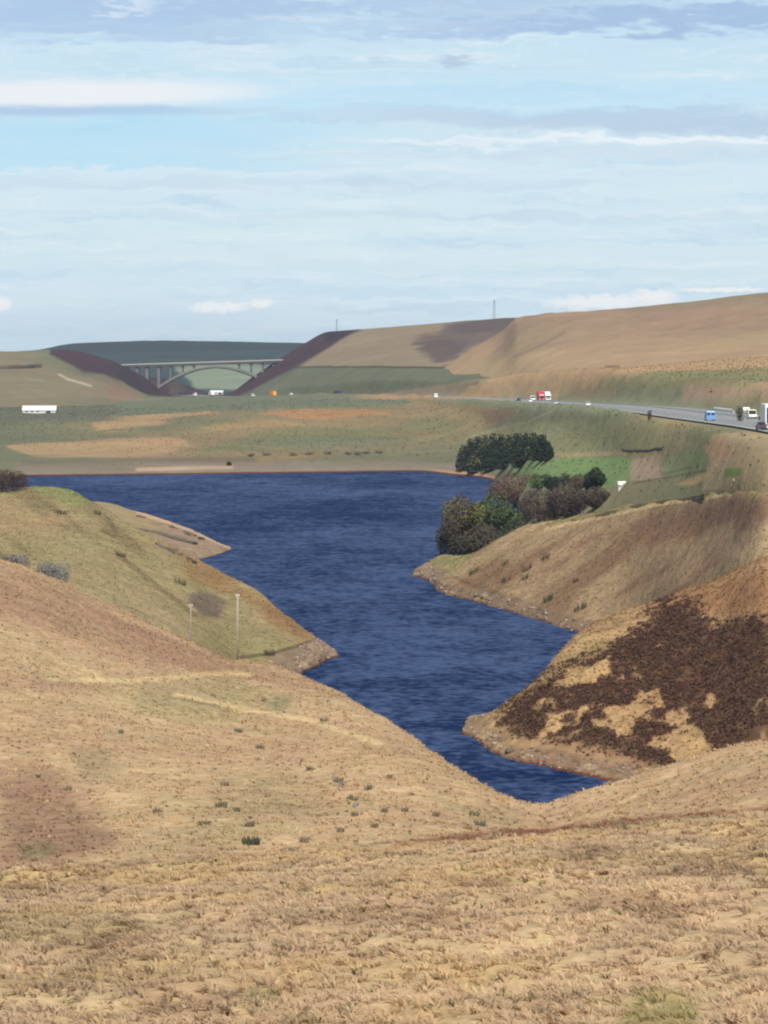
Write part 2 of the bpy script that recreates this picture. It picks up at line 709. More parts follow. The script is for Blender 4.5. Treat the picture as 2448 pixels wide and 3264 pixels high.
M_FORE = ground_mat('moor_turf', (2.2, 0.6, 0.18), (0.12, 0.14, 0.12), 0.8, 0.35, 0.16, 0.03)
M_NEAR = ground_mat('hill_turf', (9, 2.2, 0.6), (0.10, 0.14, 0.20), 0.8, 0.9, 0.35, 0.03)
M_MID = ground_mat('rough_pasture', (16, 4.0, 1.1), (0.10, 0.14, 0.18), 0.8, 2.0, 0.7, 0.03)
M_FAR = ground_mat('far_pasture', (60, 18, 7), (0.08, 0.08, 0.07), 0.6, 7.0, 1.6, 0.03)
patch('foreground_moor', [fore(-9000, 2900), fore(-600, 2830), fore(0, 2800), fore(500, 2765), fore(900, 2735), fore(1300, 2705), fore(1700, 2688),
                          fore(2100, 2655), fore(2448, 2632), fore(3100, 2590), fore(11000, 2400)],
      460, [4, 4, 6, 56, 70, 20, 12, 6], [(14, 3, 0.30, 40), (3.0, 3, 0.26, 41), (1.1, 2, 0.16, 42)], col_fore, M_FORE)


# --- near hillside: spur on the left running down to the gully, and the bank on the right
def col_near(X, Y, Zz, PX, PY):
    c = base_col(X.shape, C(187, 158, 120))
    wx, wy = fbm(X, Y, 22, 4, 31), fbm(X, Y, 22, 4, 32)
    n1 = fbm(X, Y, 26, 4, 33)
    c = mix(c, C(196, 168, 128), sstep(n1, 0.0, 0.6) * 0.6)
    c = mix(c, C(172, 142, 108), sstep(-n1, 0.15, 0.7) * 0.55)
    red = C(164, 132, 104)
    c = mix(c, red, poly_mask(PX, PY, [(-80, 1800), (300, 1915), (620, 2040), (800, 2110), (1000, 2160), (1100, 2230), (820, 2170), (560, 2140), (300, 2030), (-80, 1940)], 45, 60, wx, wy) * 0.85)
    c = mix(c, red, poly_mask(PX, PY, [(-80, 2140), (250, 2160), (480, 2165), (350, 2195), (-80, 2200)], 25, 50, wx, wy) * 0.6)
    c = mix(c, C(156, 124, 98), poly_mask(PX, PY, [(-80, 2450), (120, 2430), (260, 2560), (300, 2660), (160, 2800), (-80, 2860)], 60, 110, wx, wy) * 0.9)
    c = mix(c, C(140, 122, 92), poly_mask(PX, PY, [(240, 2400), (360, 2390), (380, 2450), (260, 2480)], 35, 60, wx, wy) * 0.6)
    c = mix(c, C(128, 118, 86), poly_mask(PX, PY, [(40, 2680), (150, 2680), (150, 2730), (50, 2730)], 22, 40, wx, wy) * 0.8)
    c = mix(c, C(150, 140, 98), poly_mask(PX, PY, [(400, 2180), (760, 2150), (900, 2250), (640, 2300), (420, 2260)], 40, 80, wx, wy) * 0.5)
    c = mix(c, C(132, 132, 96), poly_mask(PX, PY, [(860, 2230), (930, 2230), (920, 2270), (860, 2270)], 18, 40, wx, wy) * 0.7)
    c = mix(c, C(150, 136, 98), poly_mask(PX, PY, [(600, 2560), (900, 2480), (1000, 2620), (700, 2700), (420, 2720)], 60, 140, wx, wy) * 0.35)
    c = mix(c, C(150, 140, 98), poly_mask(PX, PY, [(1430, 2540), (1640, 2580), (1600, 2640), (1440, 2620)], 40, 60, wx, wy) * 0.4)
    # sheep paths
    c = mix(c, C(206, 180, 132), line_mask(PX, PY + wy * 6, [(150, 2165), (420, 2170), (720, 2145), (800, 2150)], 8) * 0.9)
    c = mix(c, C(208, 184, 136), line_mask(PX, PY + wy * 6, [(560, 2215), (760, 2258), (980, 2295), (1220, 2375)], 8) * 1.0)
    c = mix(c, C(130, 112, 80), line_mask(PX, PY + wy * 6, [(580, 2228), (700, 2250)], 4) * 0.6)
    # bracken band in the dip below the right bank
    c = mix(c, C(138, 96, 72), poly_mask(PX, PY, [(1150, 2705), (1600, 2648), (2000, 2606), (2448, 2570), (2600, 2560), (2600, 2700), (1150, 2780)], 12, 24, wx, wy))
    return c


def near(px, foot, m1, m2, ridge, b1, b2, b3):
    st = V(*foot)
    return (px, [Z(foot[0] - 25, st[1] - 5), V(*foot), V(*m1), V(*m2), V(*ridge), Z(*b1), Z(*b2), Z(*b3)])


patch('near_hillside', [
    near(-900, (140, 2820), (190, 2400), (240, 2040), (300, 1700), (330, 29), (380, 20), (440, 8)),
    near(0, (140, 2815), (190, 2450), (240, 2120), (300, 1822), (325, 25.0), (370, 12), (430, -4)),
    near(300, (140, 2790), (190, 2465), (245, 2175), (310, 1925), (335, 20.0), (375, 9), (430, -4)),
    near(600, (140, 2770), (190, 2480), (250, 2230), (320, 2045), (345, 13.0), (380, 5), (430, -4)),
    near(760, (140, 2755), (188, 2500), (248, 2270), (320, 2112), (345, 10.5), (375, 3), (415, -4)),
    near(950, (140, 2745), (182, 2540), (238, 2320), (305, 2156), (328, 9.5), (355, 2), (395, -4)),
    near(1200, (140, 2725), (170, 2570), (212, 2400), (265, 2285), (288, 9.0), (318, 1), (350, -4)),
    near(1450, (140, 2708), (162, 2610), (190, 2510), (225, 2445), (246, 10.0), (275, 2), (310, -4)),
    near(1600, (140, 2700), (159, 2635), (180, 2572), (205, 2540), (224, 11.0), (252, 3), (290, -4)),
    near(1720, (140, 2692), (158, 2645), (175, 2608), (195, 2581), (213, 11.5), (240, 3), (282, -4)),
    near(1850, (140, 2682), (156, 2628), (172, 2580), (190, 2547), (208, 13.5), (236, 4), (280, -4)),
    near(2000, (140, 2668), (154, 2605), (169, 2545), (185, 2496), (202, 15.5), (230, 6), (275, -3)),
    near(2200, (140, 2650), (152, 2577), (166, 2495), (180, 2430), (196, 18.5), (222, 9), (270, 0)),
    near(2448, (140, 2632), (150, 2545), (164, 2450), (178, 2362), (192, 21.5), (216, 13), (265, 2)),
    near(3400, (140, 2600), (150, 2500), (163, 2400), (177, 2320), (190, 23), (215, 15), (265, 4)),
], 410, [4, 40, 54, 70, 14, 8, 6], [(40, 3, 0.5, 50), (9, 4, 0.28, 51), (2.5, 3, 0.16, 52)], col_near, M_NEAR)

SHORE = C(142, 116, 88)
WET = C(96, 58, 40)


def shore_paint(c, X, Y, Zz, top=1.5, colour=SHORE, seed=70):
    n = fbm(X, Y, 7, 4, seed)
    c = mix(c, colour, 1 - sstep(Zz + n * 0.5, top * 0.75, top * 1.15))
    c = mix(c, C(190, 162, 126), (1 - sstep(Zz, top * 0.5, top)) * sstep(fbm(X, Y, 3, 3, seed + 3), 0.3, 0.7) * 0.6)
    c = mix(c, WET, 1 - sstep(Zz, 0.12, 0.34))
    return c


# --- heather hill on the right
HEATHER_POLY = [(1590, 2310), (1640, 2240), (1760, 2150), (1880, 2090), (2020, 1990), (2110, 1925), (2230, 1935), (2290, 1990), (2448, 1990), (2620, 1960),
                (2620, 2500), (2400, 2480), (2200, 2450), (2060, 2430), (1920, 2400), (1760, 2360), (1650, 2330)]


def heather_amount(X, Y, PX, PY):
    wx, wy = fbm(X, Y, 16, 4, 61), fbm(X, Y, 16, 4, 62)
    m = poly_mask(PX, PY, HEATHER_POLY, 30, 60, wx, wy)
    n = fbm(X * 1.0, Y * 0.5, 3.6, 3, 63, 0.65) * 0.9 + fbm(X, Y * 0.6, 16, 2, 67) * 0.22
    gap = poly_mask(PX, PY, [(1580, 2330), (1700, 2180), (1960, 2030), (2080, 2010), (2090, 2060), (1960, 2120), (1860, 2200), (1740, 2270)], 60)
    gap = np.maximum(gap, poly_mask(PX, PY, [(1700, 2370), (1900, 2230), (2080, 2220), (2250, 2300), (2330, 2420), (2200, 2470), (1980, 2440), (1780, 2400)], 70) * 0.95)
    thr = -0.62 + gap * 0.56
    return m * sstep(n, thr - 0.16, thr + 0.16)


def col_heather(X, Y, Zz, PX, PY):
    c = base_col(X.shape, C(162, 130, 94))
    wx, wy = fbm(X, Y, 16, 4, 64), fbm(X, Y, 16, 4, 65)
    c = mix(c, C(176, 146, 106), sstep(fbm(X, Y, 14, 4, 66), 0.0, 0.6) * 0.7)
    c = mix(c, C(146, 108, 74), poly_mask(PX, PY, [(2000, 1960), (2200, 1880), (2500, 1790), (2500, 1960), (2250, 1950)], 30, 50, wx, wy) * 0.7)
    c = mix(c, C(150, 128, 88), poly_mask(PX, PY, [(1600, 2280), (1900, 1980), (2050, 1930), (1850, 2110)], 25, 40, wx, wy) * 0.4)
    c = mix(c, C(188, 156, 108), poly_mask(PX, PY, HEATHER_POLY, 40) * 0.45)
    c = mix(c, C(80, 54, 44), heather_amount(X, Y, PX, PY) * 0.85)
    return shore_paint(c, X, Y, Zz, 1.35)


def hea(px, ds, ridge, zr=None):
    dr = ridge[0]
    zr = zy(*ridge) if zr is None else zr
    w = dr - ds
    return (px, [Z(ds - 14, -5), Z(ds, 0), Z(ds + min(7, w * 0.3), min(1.6, zr * 0.35)), Z(ds + w * 0.42, zr * 0.46), Z(ds + w * 0.72, zr * 0.80), Z(dr, zr),
                 Z(dr + 26, zr - 5.0 if zr > 6 else zr * 0.2 - 1), Z(dr + 62, -1 if zr < 15 else 3), Z(dr + 90, -5)])


def sd(y):
    return S(y)[0]


patch('heather_hill', [
    (1330, [Z(340, -6), Z(352, -5), Z(356, -5), Z(360, -5), Z(364, -5), Z(370, -5), Z(380, -6), Z(400, -6), Z(420, -6)]),
    (1440, [Z(345, -5), Z(356, -3), Z(359, -2.5), Z(362, -2), Z(365, -2), Z(369, -2.5), Z(380, -4), Z(400, -5), Z(420, -6)]),
    hea(1486, sd(2342), (370, 0), 0.45), hea(1560, sd(2392), (366, 2284)), hea(1660, sd(2428), (366, 2217)), hea(1823, sd(2464), (380, 2034)), hea(1899, sd(2482), (385, 1984)),
    hea(2063, sd(2512), (388, 1926)), hea(2285, 308, (384, 1846)), hea(2448, 298, (370, 1776)), hea(3300, 285, (360, 1770)),
], 440, [3, 14, 46, 46, 46, 14, 8, 5], [(30, 3, 0.35, 80), (7, 4, 0.35, 81), (2.2, 3, 0.22, 82)], col_heather, M_MID)


# --- right middle hill
def col_rmid(X, Y, Zz, PX, PY):
    c = base_col(X.shape, C(164, 138, 104))
    wx, wy = fbm(X, Y, 26, 4, 84), fbm(X, Y, 26, 4, 85)
    # run-off streaks down the slope
    st = fbm(PX * 0.55 + PY * 0.75, PY * 0.12 - PX * 0.08, 60, 4, 86)
    c = mix(c, C(134, 104, 78), sstep(st, 0.05, 0.55) * 0.8)
    c = mix(c, C(178, 152, 114), sstep(-st, 0.15, 0.6) * 0.6)
    c = mix(c, C(134, 122, 86), sstep(fbm(X, Y, 18, 4, 87), 0.25, 0.7) * 0.5)
    c = mix(c, C(134, 104, 84), poly_mask(PX, PY, [(2020, 1660), (2250, 1600), (2500, 1570), (2500, 1660), (2350, 1680), (2100, 1720)], 25, 50, wx, wy) * 0.75)
    c = mix(c, C(140, 108, 78), poly_mask(PX, PY, [(2060, 1690), (2200, 1650), (2260, 1690), (2060, 1740)], 20, 40, wx, wy) * 0.5)
    c = mix(c, C(176, 148, 118), poly_mask(PX, PY, [(2300, 1740), (2448, 1640), (2520, 1620), (2520, 1720), (2350, 1800)], 20, 40, wx, wy) * 0.6)
    # grassy spit at the point and the pale track along the brow
    c = mix(c, C(152, 142, 92), poly_mask(PX, PY, [(1320, 1825), (1440, 1742), (1520, 1760), (1450, 1830), (1400, 1842)], 12, 16, wx, wy) * 0.8)
    c = mix(c, C(140, 132, 84), poly_mask(PX, PY, [(1750, 1660), (1900, 1620), (2150, 1570), (2448, 1550), (2448, 1566), (2200, 1588), (1950, 1640), (1760, 1675)], 6, 8, wx, wy) * 0.6)
    c = mix(c, C(196, 170, 128), line_mask(PX, PY + wy * 3, [(1740, 1685), (1850, 1662), (1990, 1632), (2120, 1602), (2300, 1580)], 6) * 0.8)
    c = mix(c, C(104, 82, 62), poly_mask(PX, PY, [(1440, 1830), (1560, 1872), (1700, 1935), (1860, 1985), (1860, 1996), (1680, 1948), (1540, 1895)], 7, 30, wx, wy) * 0.55)
    return shore_paint(c, X, Y, Zz, 1.9, C(138, 114, 90), 88)


def rm(px, ds, ridge, zr=None, back=None, bank=1.9):
    dr = ridge[0]
    zr = zy(*ridge) if zr is None else zr
    w = dr - ds
    b = back or (16, 2.0, 60, 9.0)
    return (px, [Z(ds - 14, -5), Z(ds, 0), Z(ds + min(9, w * 0.25), min(bank, zr * 0.5)), Z(ds + w * 0.4, zr * 0.48), Z(ds + w * 0.72, zr * 0.82), Z(dr, zr),
                 Z(dr + b[0], zr - b[1]), Z(dr + b[2], zr - b[3])])


patch('right_hillside', [
    (1180, [Z(590, -6), Z(600, -5), Z(604, -5), Z(610, -5), Z(616, -5), Z(622, -5), Z(632, -5), Z(650, -6)]),
    (1285, [Z(592, -5), Z(604, -2), Z(608, -1.5), Z(613, -1.2), Z(617, -1.2), Z(622, -1.6), Z(632, -3), Z(650, -6)]),
    rm(1318, sd(1838), (622, 0), 0.5, (12, 1.6, 26, 5)), rm(1372, sd(1858), (628, 1792), None, (14, 1.8, 28, 6)), rm(1392, sd(1880), (628, 1780), None, (14, 1.8, 30, 7)),
    rm(1500, sd(1914), (612, 1764), None, (16, 2.0, 60, 8)), rm(1600, sd(1942), (602, 1714)), rm(1700, sd(1970), (600, 1670)), rm(1830, sd(2012), (590, 1649)),
    rm(2000, 470, (555, 1620)),
    (2200, [Z(408, -4), Z(420, 4), V(436, 1895), V(458, 1795), V(482, 1690), V(505, 1587), Z(518, 21.3), Z(560, 14)]),
    (2448, [Z(366, 4), Z(378, 14), V(387, 1795), V(396, 1720), V(405, 1640), V(415, 1562), Z(428, 27.3), Z(470, 20)]),
    (3300, [Z(366, 6), Z(378, 15), V(387, 1780), V(396, 1710), V(405, 1635), V(415, 1560), Z(428, 27.3), Z(470, 20)]),
], 430, [3, 16, 36, 40, 40, 10, 8], [(40, 3, 0.5, 90), (10, 4, 0.40, 91), (3, 3, 0.22, 92)], col_rmid, M_MID, tone=0.88)


# --- left middle hill with its gravel spit
def col_lmid(X, Y, Zz, PX, PY):
    c = base_col(X.shape, C(164, 146, 104))
    wx, wy = fbm(X, Y, 26, 4, 94), fbm(X, Y, 26, 4, 95)
    st = fbm(PX * 0.62 - PY * 0.70, PY * 0.12 + PX * 0.10, 70, 4, 96)
    c = mix(c, C(134, 118, 80), sstep(st, 0.05, 0.5) * 0.75)
    c = mix(c, C(180, 160, 118), sstep(-st, 0.15, 0.6) * 0.5)
    c = mix(c, C(176, 146, 106), poly_mask(PX, PY, [(-60, 1590), (210, 1640), (230, 1700), (-60, 1700)], 30, 60, wx, wy) * 0.6)
    c = mix(c, C(140, 140, 88), poly_mask(PX, PY, [(90, 1548), (220, 1560), (300, 1600), (240, 1610), (120, 1575)], 10, 16, wx, wy) * 0.9)
    # brown bracken strip along the water side
    c = mix(c, C(150, 116, 74), poly_mask(PX, PY, [(540, 1745), (622, 1783), (800, 1878), (920, 1965), (1060, 2062), (1000, 2060), (880, 1990), (740, 1900), (620, 1850)], 18, 24, wx, wy) * 0.8)
    c = mix(c, C(146, 136, 92), poly_mask(PX, PY, [(620, 1960), (760, 1940), (900, 2010), (960, 2060), (800, 2100), (650, 2070)], 30, 40, wx, wy) * 0.6)
    c = mix(c, C(108, 94, 82), poly_mask(PX, PY, [(600, 1875), (660, 1890), (720, 1940), (700, 1965), (640, 1955), (615, 1920)], 14, 30, wx, wy) * 0.8)
    c = mix(c, C(112, 96, 66), line_mask(PX + wx * 6, PY + wy * 4, [(380, 1770), (440, 1820), (560, 1910), (620, 1960)], 9) * 0.5)
    c = mix(c, C(112, 96, 66), line_mask(PX + wx * 6, PY + wy * 4, [(330, 1690), (370, 1705), (360, 1680), (340, 1650)], 8) * 0.5)
    c = mix(c, C(104, 84, 62), poly_mask(PX, PY, [(140, 1865), (200, 1880), (300, 1935), (290, 1945), (160, 1895)], 8, 20, wx, wy) * 0.7)
    c = mix(c, C(140, 116, 96), poly_mask(PX, PY, [(820, 2120), (880, 2085), (1010, 2040), (1080, 2070), (1000, 2140), (930, 2170)], 12, 20, wx, wy) * 0.8)
    c = mix(c, C(74, 58, 44), line_mask(PX + wx * 5, PY + wy * 4, [(770, 2095), (860, 2085), (930, 2065), (1000, 2040)], 6) * 0.6)
    return shore_paint(c, X, Y, Zz, 1.5, C(150, 126, 104), 98)


def lm(px, sh, m1, m2, ridge, b1=(40, 5.0), b2=(110, 0)):
    zr = ridge[1]
    return (px, [Z(sh[0] - 14, sh[1] - 5), sh, Z(sh[0] + 6, sh[1] + 1.2 if sh[1] == 0 else sh[1] + 0.6), m1, m2, ridge, Z(ridge[0] + b1[0], zr - b1[1]), Z(ridge[0] + b2[0], -5)])


patch('left_hillside', [
    lm(-900, Z(390, 16), V(480, 1760), V(580, 1660), V(720, 1590)),
    lm(0, V(400, 1850), V(480, 1740), V(580, 1645), V(700, 1562)),
    lm(110, V(400, 1870), V(478, 1755), V(575, 1650), V(700, 1552)),
    lm(215, V(400, 1905), V(474, 1775), V(565, 1668), V(680, 1562)),
    lm(300, V(400, 1940), V(470, 1800), V(550, 1692), V(640, 1608)),
    lm(400, V(400, 1975), V(464, 1850), V(530, 1750), V(600, 1668)),
    lm(500, V(400, 2015), V(456, 1905), V(515, 1805), V(578, 1722)),
    lm(620, V(402, 2075), V(450, 1970), V(502, 1865), V(558, 1784)),
    lm(700, Z(406, 3.6), V(446, 2020), V(492, 1915), V(540, 1829)),
    lm(800, Z(412, 0.6), V(442, 2070), V(480, 1960), V(520, 1874), (20, 3.0), (50, 0)),
    lm(904, S(2168), V(446, 2058), V(466, 2005), V(490, 1957), (12, 2.5), (34, 0)),
    lm(1010, S(2125), V(453, 2080), V(461, 2055), V(470, 2031), (7, 1.6), (20, 0)),
    lm(1062, S(2098), V(457, 2084), V(460, 2075), V(464, 2064), (5, 1.2), (14, 0)),
    (1092, [Z(436, -6), Z(449, -1.5), Z(453, -1), Z(457, -1), Z(459, -1), Z(462, -1.2), Z(470, -3), Z(482, -5)]),
    (1150, [Z(436, -6), Z(449, -5), Z(453, -5), Z(457, -5), Z(459, -5), Z(462, -5), Z(470, -5), Z(482, -6)]),
], 430, [3, 10, 36, 40, 40, 10, 6], [(40, 3, 0.28, 100), (10, 4, 0.22, 101), (3, 3, 0.16, 102)], col_lmid, M_MID, tone=0.93)


def col_spit(X, Y, Zz, PX, PY):
    c = base_col(X.shape, C(160, 140, 102))
    wx, wy = fbm(X, Y, 20, 4, 104), fbm(X, Y, 20, 4, 105)
    c = mix(c, C(154, 130, 106), poly_mask(PX, PY, [(500, 1680), (640, 1690), (740, 1745), (690, 1770), (600, 1785), (520, 1730)], 16, 24, wx, wy))
    c = mix(c, C(196, 162, 130), line_mask(PX, PY, [(440, 1634), (530, 1662), (620, 1694), (730, 1744)], 6))
    c = mix(c, WET, 1 - sstep(Zz, -0.05, 0.16))
    return c


patch('gravel_spit', [
    (60, [Z(640, 2), Z(660, 8), Z(720, 6), Z(800, 2), Z(860, -2), Z(890, -5)]),
    (300, [Z(630, -1), Z(650, 5), Z(710, 5), Z(810, 3.5), (sd(1600), 0), (sd(1600) + 15, -3)]),
    (434, [Z(630, -3), Z(650, 2.4), Z(710, 3.2), Z(800, 2.2), (sd(1632), 0), (sd(1632) + 14, -3)]),
    (530, [Z(630, -3), Z(648, 1.0), Z(700, 1.7), Z(770, 1.5), (sd(1661), 0), (sd(1661) + 12, -3)]),
    (617, [Z(646, -3), (sd(1785), 0), Z(690, 0.9), Z(740, 0.9), (sd(1692), 0), Z(776, -3)]),
    (700, [Z(668, -3), (sd(1766), 0), Z(688, 0.5), Z(703, 0.5), (sd(1731), 0), Z(722, -3)]),
    (730, [Z(680, -2.5), (sd(1754), -0.02), Z(693, 0.2), Z(698, 0.2), (sd(1742), -0.02), Z(708, -2.5)]),
    (765, [Z(680, -4), Z(689, -2), Z(693, -1.6), Z(698, -1.6), Z(702, -2), Z(708, -4)]),
], 220, [5, 20, 30, 24, 6], [(14, 3, 0.12, 106), (3, 3, 0.06, 107)], col_spit, M_MID)


# --- far moor between the reservoir and the motorway
def col_far(X, Y, Zz, PX, PY):
    c = base_col(X.shape, C(134, 130, 98))
    wx, wy = fbm(X, Y, 60, 4, 110), fbm(X, Y, 60, 4, 111)
    n = fbm(X, Y * 0.5, 90, 5, 112)
    c = mix(c, C(168, 142, 102), sstep(n, 0.05, 0.6) * 0.7)
    c = mix(c, C(122, 124, 94), sstep(-n, 0.1, 0.6) * 0.7)
    OR = C(190, 156, 116)

    def zone(poly, colour, soft=6, warp=40, op=0.9):
        nonlocal c
        c = mix(c, colour, poly_mask(PX, PY, poly, soft, 0) * op if not warp else poly_mask(PX, PY + wy * warp * 0.2, [(x, y) for x, y in poly], soft, warp, wx, wy * 0.3) * op)
    zone([(-200, 1265), (350, 1275), (360, 1335), (-200, 1345)], C(116, 116, 96), 10)
    zone([(350, 1262), (1300, 1262), (1300, 1290), (900, 1300), (380, 1330)], C(124, 130, 102), 6, 20)
    zone([(60, 1415), (420, 1395), (600, 1405), (640, 1425), (380, 1446), (100, 1442)], OR, 5)
    zone([(290, 1345), (500, 1325), (690, 1308), (700, 1322), (520, 1345), (300, 1362)], OR, 5)
    zone([(850, 1325), (1000, 1302), (1210, 1302), (1230, 1318), (1000, 1338)], C(190, 146, 100), 4)
    zone([(640, 1358), (900, 1345), (1000, 1360), (700, 1375)], C(182, 150, 106), 4, 40, 0.7)
    zone([(1180, 1385), (1300, 1368), (1420, 1375), (1330, 1392)], C(176, 136, 98), 4, 40, 0.7)
    zone([(850, 1380), (1350, 1330), (1480, 1340), (1420, 1380), (1000, 1420), (640, 1440)], C(124, 128, 90), 10, 50, 0.6)
    zone([(60, 1455), (800, 1452), (820, 1480), (60, 1485)], C(126, 116, 94), 6, 20, 0.7)
    zone([(1520, 1310), (1640, 1300), (1660, 1330), (1540, 1350)], C(150, 122, 98), 6, 30, 0.8)
    # beyond the motorway: orange grass wedge and the green shelf
    zone([(1120, 1268), (1300, 1240), (1600, 1192), (1900, 1168), (2600, 1120), (2600, 1190), (2150, 1185), (1900, 1215), (1750, 1262), (1500, 1272)], OR, 5, 30)
    zone([(1880, 1215), (2100, 1182), (2600, 1172), (2600, 1216), (2200, 1222), (1950, 1232)], C(142, 136, 94), 5, 30)
    zone([(2100, 1240), (2250, 1222), (2600, 1205), (2600, 1272), (2200, 1262)], C(196, 160, 128), 5, 30, 0.7)
    zone([(1340, 1272), (2200, 1258), (2260, 1300), (2200, 1330), (2000, 1320), (1600, 1300)], C(138, 142, 112), 7, 20, 0.85)
    # fields by the trees
    zone([(1480, 1380), (1800, 1330), (2100, 1340), (2200, 1420), (1990, 1440), (1760, 1450), (1500, 1460)], C(150, 146, 104), 10, 40, 0.7)
    zone([(1620, 1490), (1760, 1452), (2000, 1458), (2030, 1530), (1900, 1565), (1640, 1540)], C(128, 150, 92), 5, 14, 0.9)
    zone([(1660, 1440), (1990, 1438), (1985, 1450), (1760, 1456)], C(172, 152, 112), 3, 12, 0.8)
    zone([(2008, 1465), (2112, 1450), (2104, 1530), (2012, 1532)], C(172, 148, 122), 4, 12, 0.9)
    zone([(2112, 1462), (2240, 1432), (2262, 1465), (2230, 1505), (2112, 1522)], C(132, 140, 98), 5, 14, 0.8)
    zone([(2262, 1390), (2600, 1370), (2600, 1580), (2250, 1570), (2260, 1480)], C(182, 158, 120), 8, 30, 0.8)
    zone([(2236, 1425), (2330, 1395), (2345, 1455), (2280, 1492)], C(184, 146, 114), 8, 26, 0.8)
    zone([(2150, 1545), (2250, 1508), (2300, 1515), (2200, 1552)], C(186, 156, 114), 4, 12, 0.9)
    zone([(2315, 1498), (2365, 1494), (2360, 1520), (2310, 1522)], C(120, 138, 70), 4, 10, 0.9)
    c = mix(c, C(96, 92, 66), line_mask(PX, PY, [(2020, 1540), (2130, 1522), (2250, 1500)], 4) * 0.6)
    c = mix(c, C(96, 92, 66), line_mask(PX, PY, [(2110, 1512), (2200, 1490)], 4) * 0.6)
    c = mix(c, C(172, 160, 128), line_mask(PX, PY, [(1760, 1310), (1680, 1345), (1570, 1372), (1500, 1390)], 3) * 0.7)
    # stony foreshore and the pale wall of shingle
    band = poly_mask(PX, PY, [(40, 1482), (800, 1476), (1300, 1466), (1480, 1480), (1620, 1530), (1500, 1560), (40, 1560)], 6, 14, wx, wy) * (PX < 1640)
    c = mix(c, C(150, 134, 116), band * 0.85)
    c = mix(c, C(204, 178, 146), poly_mask(PX, PY, [(430, 1490), (740, 1486), (742, 1496), (430, 1502)], 3, 6, wx, wy) * (Y < 1150) * 0.8)
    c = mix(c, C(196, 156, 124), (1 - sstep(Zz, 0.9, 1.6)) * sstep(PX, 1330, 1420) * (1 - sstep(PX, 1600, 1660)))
    c = c * (1 + 0.16 * sstep(PX, 1450, 1650))[..., None]  # right-hand ground lightened in colour to offset weak sun on its slope
    c = mix(c, WET, 1 - sstep(Zz, 0.3, 0.8))
    return c


def farc(px, sh, *kn):
    d0, z0 = sh
    return (px, [Z(d0 - 14, z0 - 5), sh, Z(d0 + 9, z0 + 2.0)] + [V(*k) for k in kn])


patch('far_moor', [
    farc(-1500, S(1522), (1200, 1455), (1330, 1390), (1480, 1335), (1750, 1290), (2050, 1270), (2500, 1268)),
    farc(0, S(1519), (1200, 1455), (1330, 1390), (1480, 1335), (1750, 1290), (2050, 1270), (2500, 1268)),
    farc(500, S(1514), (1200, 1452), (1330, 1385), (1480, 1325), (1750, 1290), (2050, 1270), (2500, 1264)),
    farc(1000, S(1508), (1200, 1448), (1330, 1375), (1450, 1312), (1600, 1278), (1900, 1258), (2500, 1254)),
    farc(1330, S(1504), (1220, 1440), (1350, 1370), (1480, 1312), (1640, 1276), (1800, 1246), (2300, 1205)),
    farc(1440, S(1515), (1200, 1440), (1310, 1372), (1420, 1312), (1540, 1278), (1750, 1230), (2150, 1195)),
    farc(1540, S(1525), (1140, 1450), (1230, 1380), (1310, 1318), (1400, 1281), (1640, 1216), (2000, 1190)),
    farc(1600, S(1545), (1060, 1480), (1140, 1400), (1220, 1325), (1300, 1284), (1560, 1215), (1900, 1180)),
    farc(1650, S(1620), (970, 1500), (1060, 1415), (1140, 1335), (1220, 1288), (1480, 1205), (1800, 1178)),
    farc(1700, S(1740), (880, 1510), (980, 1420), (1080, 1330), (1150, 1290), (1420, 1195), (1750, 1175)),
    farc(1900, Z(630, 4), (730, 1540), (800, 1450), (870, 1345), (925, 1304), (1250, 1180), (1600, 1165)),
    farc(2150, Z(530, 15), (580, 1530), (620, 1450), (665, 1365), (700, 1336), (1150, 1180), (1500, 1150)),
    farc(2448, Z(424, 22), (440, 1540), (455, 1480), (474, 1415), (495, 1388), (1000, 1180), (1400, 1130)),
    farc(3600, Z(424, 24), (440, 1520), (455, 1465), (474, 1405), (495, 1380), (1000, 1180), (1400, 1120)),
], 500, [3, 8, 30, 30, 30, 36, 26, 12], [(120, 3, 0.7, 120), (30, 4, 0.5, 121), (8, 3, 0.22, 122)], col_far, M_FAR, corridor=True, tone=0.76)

PURPLE = C(84, 63, 65)  # dark heather, with the shade of the cutting mixed into its colour


# --- left far hill falling into the cutting
def col_lfar(X, Y, Zz, PX, PY):
    c = base_col(X.shape, C(134, 130, 100))
    wx, wy = fbm(X, Y, 60, 4, 130), fbm(X, Y, 60, 4, 131)
    c = mix(c, C(156, 138, 108), sstep(fbm(X, Y, 110, 4, 132), 0.0, 0.6) * 0.8)
    c = mix(c, PURPLE, poly_mask(PX, PY, [(150, 1095), (600, 1095), (600, 1270), (470, 1262), (400, 1222), (330, 1190), (260, 1186), (200, 1155), (155, 1128)], 7, 12, wx, wy))
    c = mix(c, C(70, 60, 62), poly_mask(PX, PY, [(380, 1150), (500, 1160), (500, 1262), (400, 1225)], 8, 16, wx, wy) * 0.6)
    c = mix(c, C(160, 128, 104), poly_mask(PX, PY, [(330, 1195), (400, 1230), (440, 1262), (430, 1305), (350, 1310), (360, 1260)], 8, 20, wx, wy) * 0.8)
    c = mix(c, C(204, 188, 156), line_mask(PX, PY, [(188, 1193), (215, 1208), (290, 1230)], 4))
    c = mix(c, C(162, 152, 124), poly_mask(PX, PY, [(90, 1205), (140, 1200), (160, 1215), (100, 1220)], 5, 16, wx, wy) * 0.6)
    return c


def lf(px, a, b, m, r, bz=(300, 12), cz=(800, 30)):
    return (px, [Z(V(*a)[0] - 40, V(*a)[1] - 5), V(*a), V(*b), V(*m), V(*r), Z(r[0] + bz[0], V(*r)[1] - bz[1]), Z(r[0] + cz[0], V(*r)[1] - cz[1])])


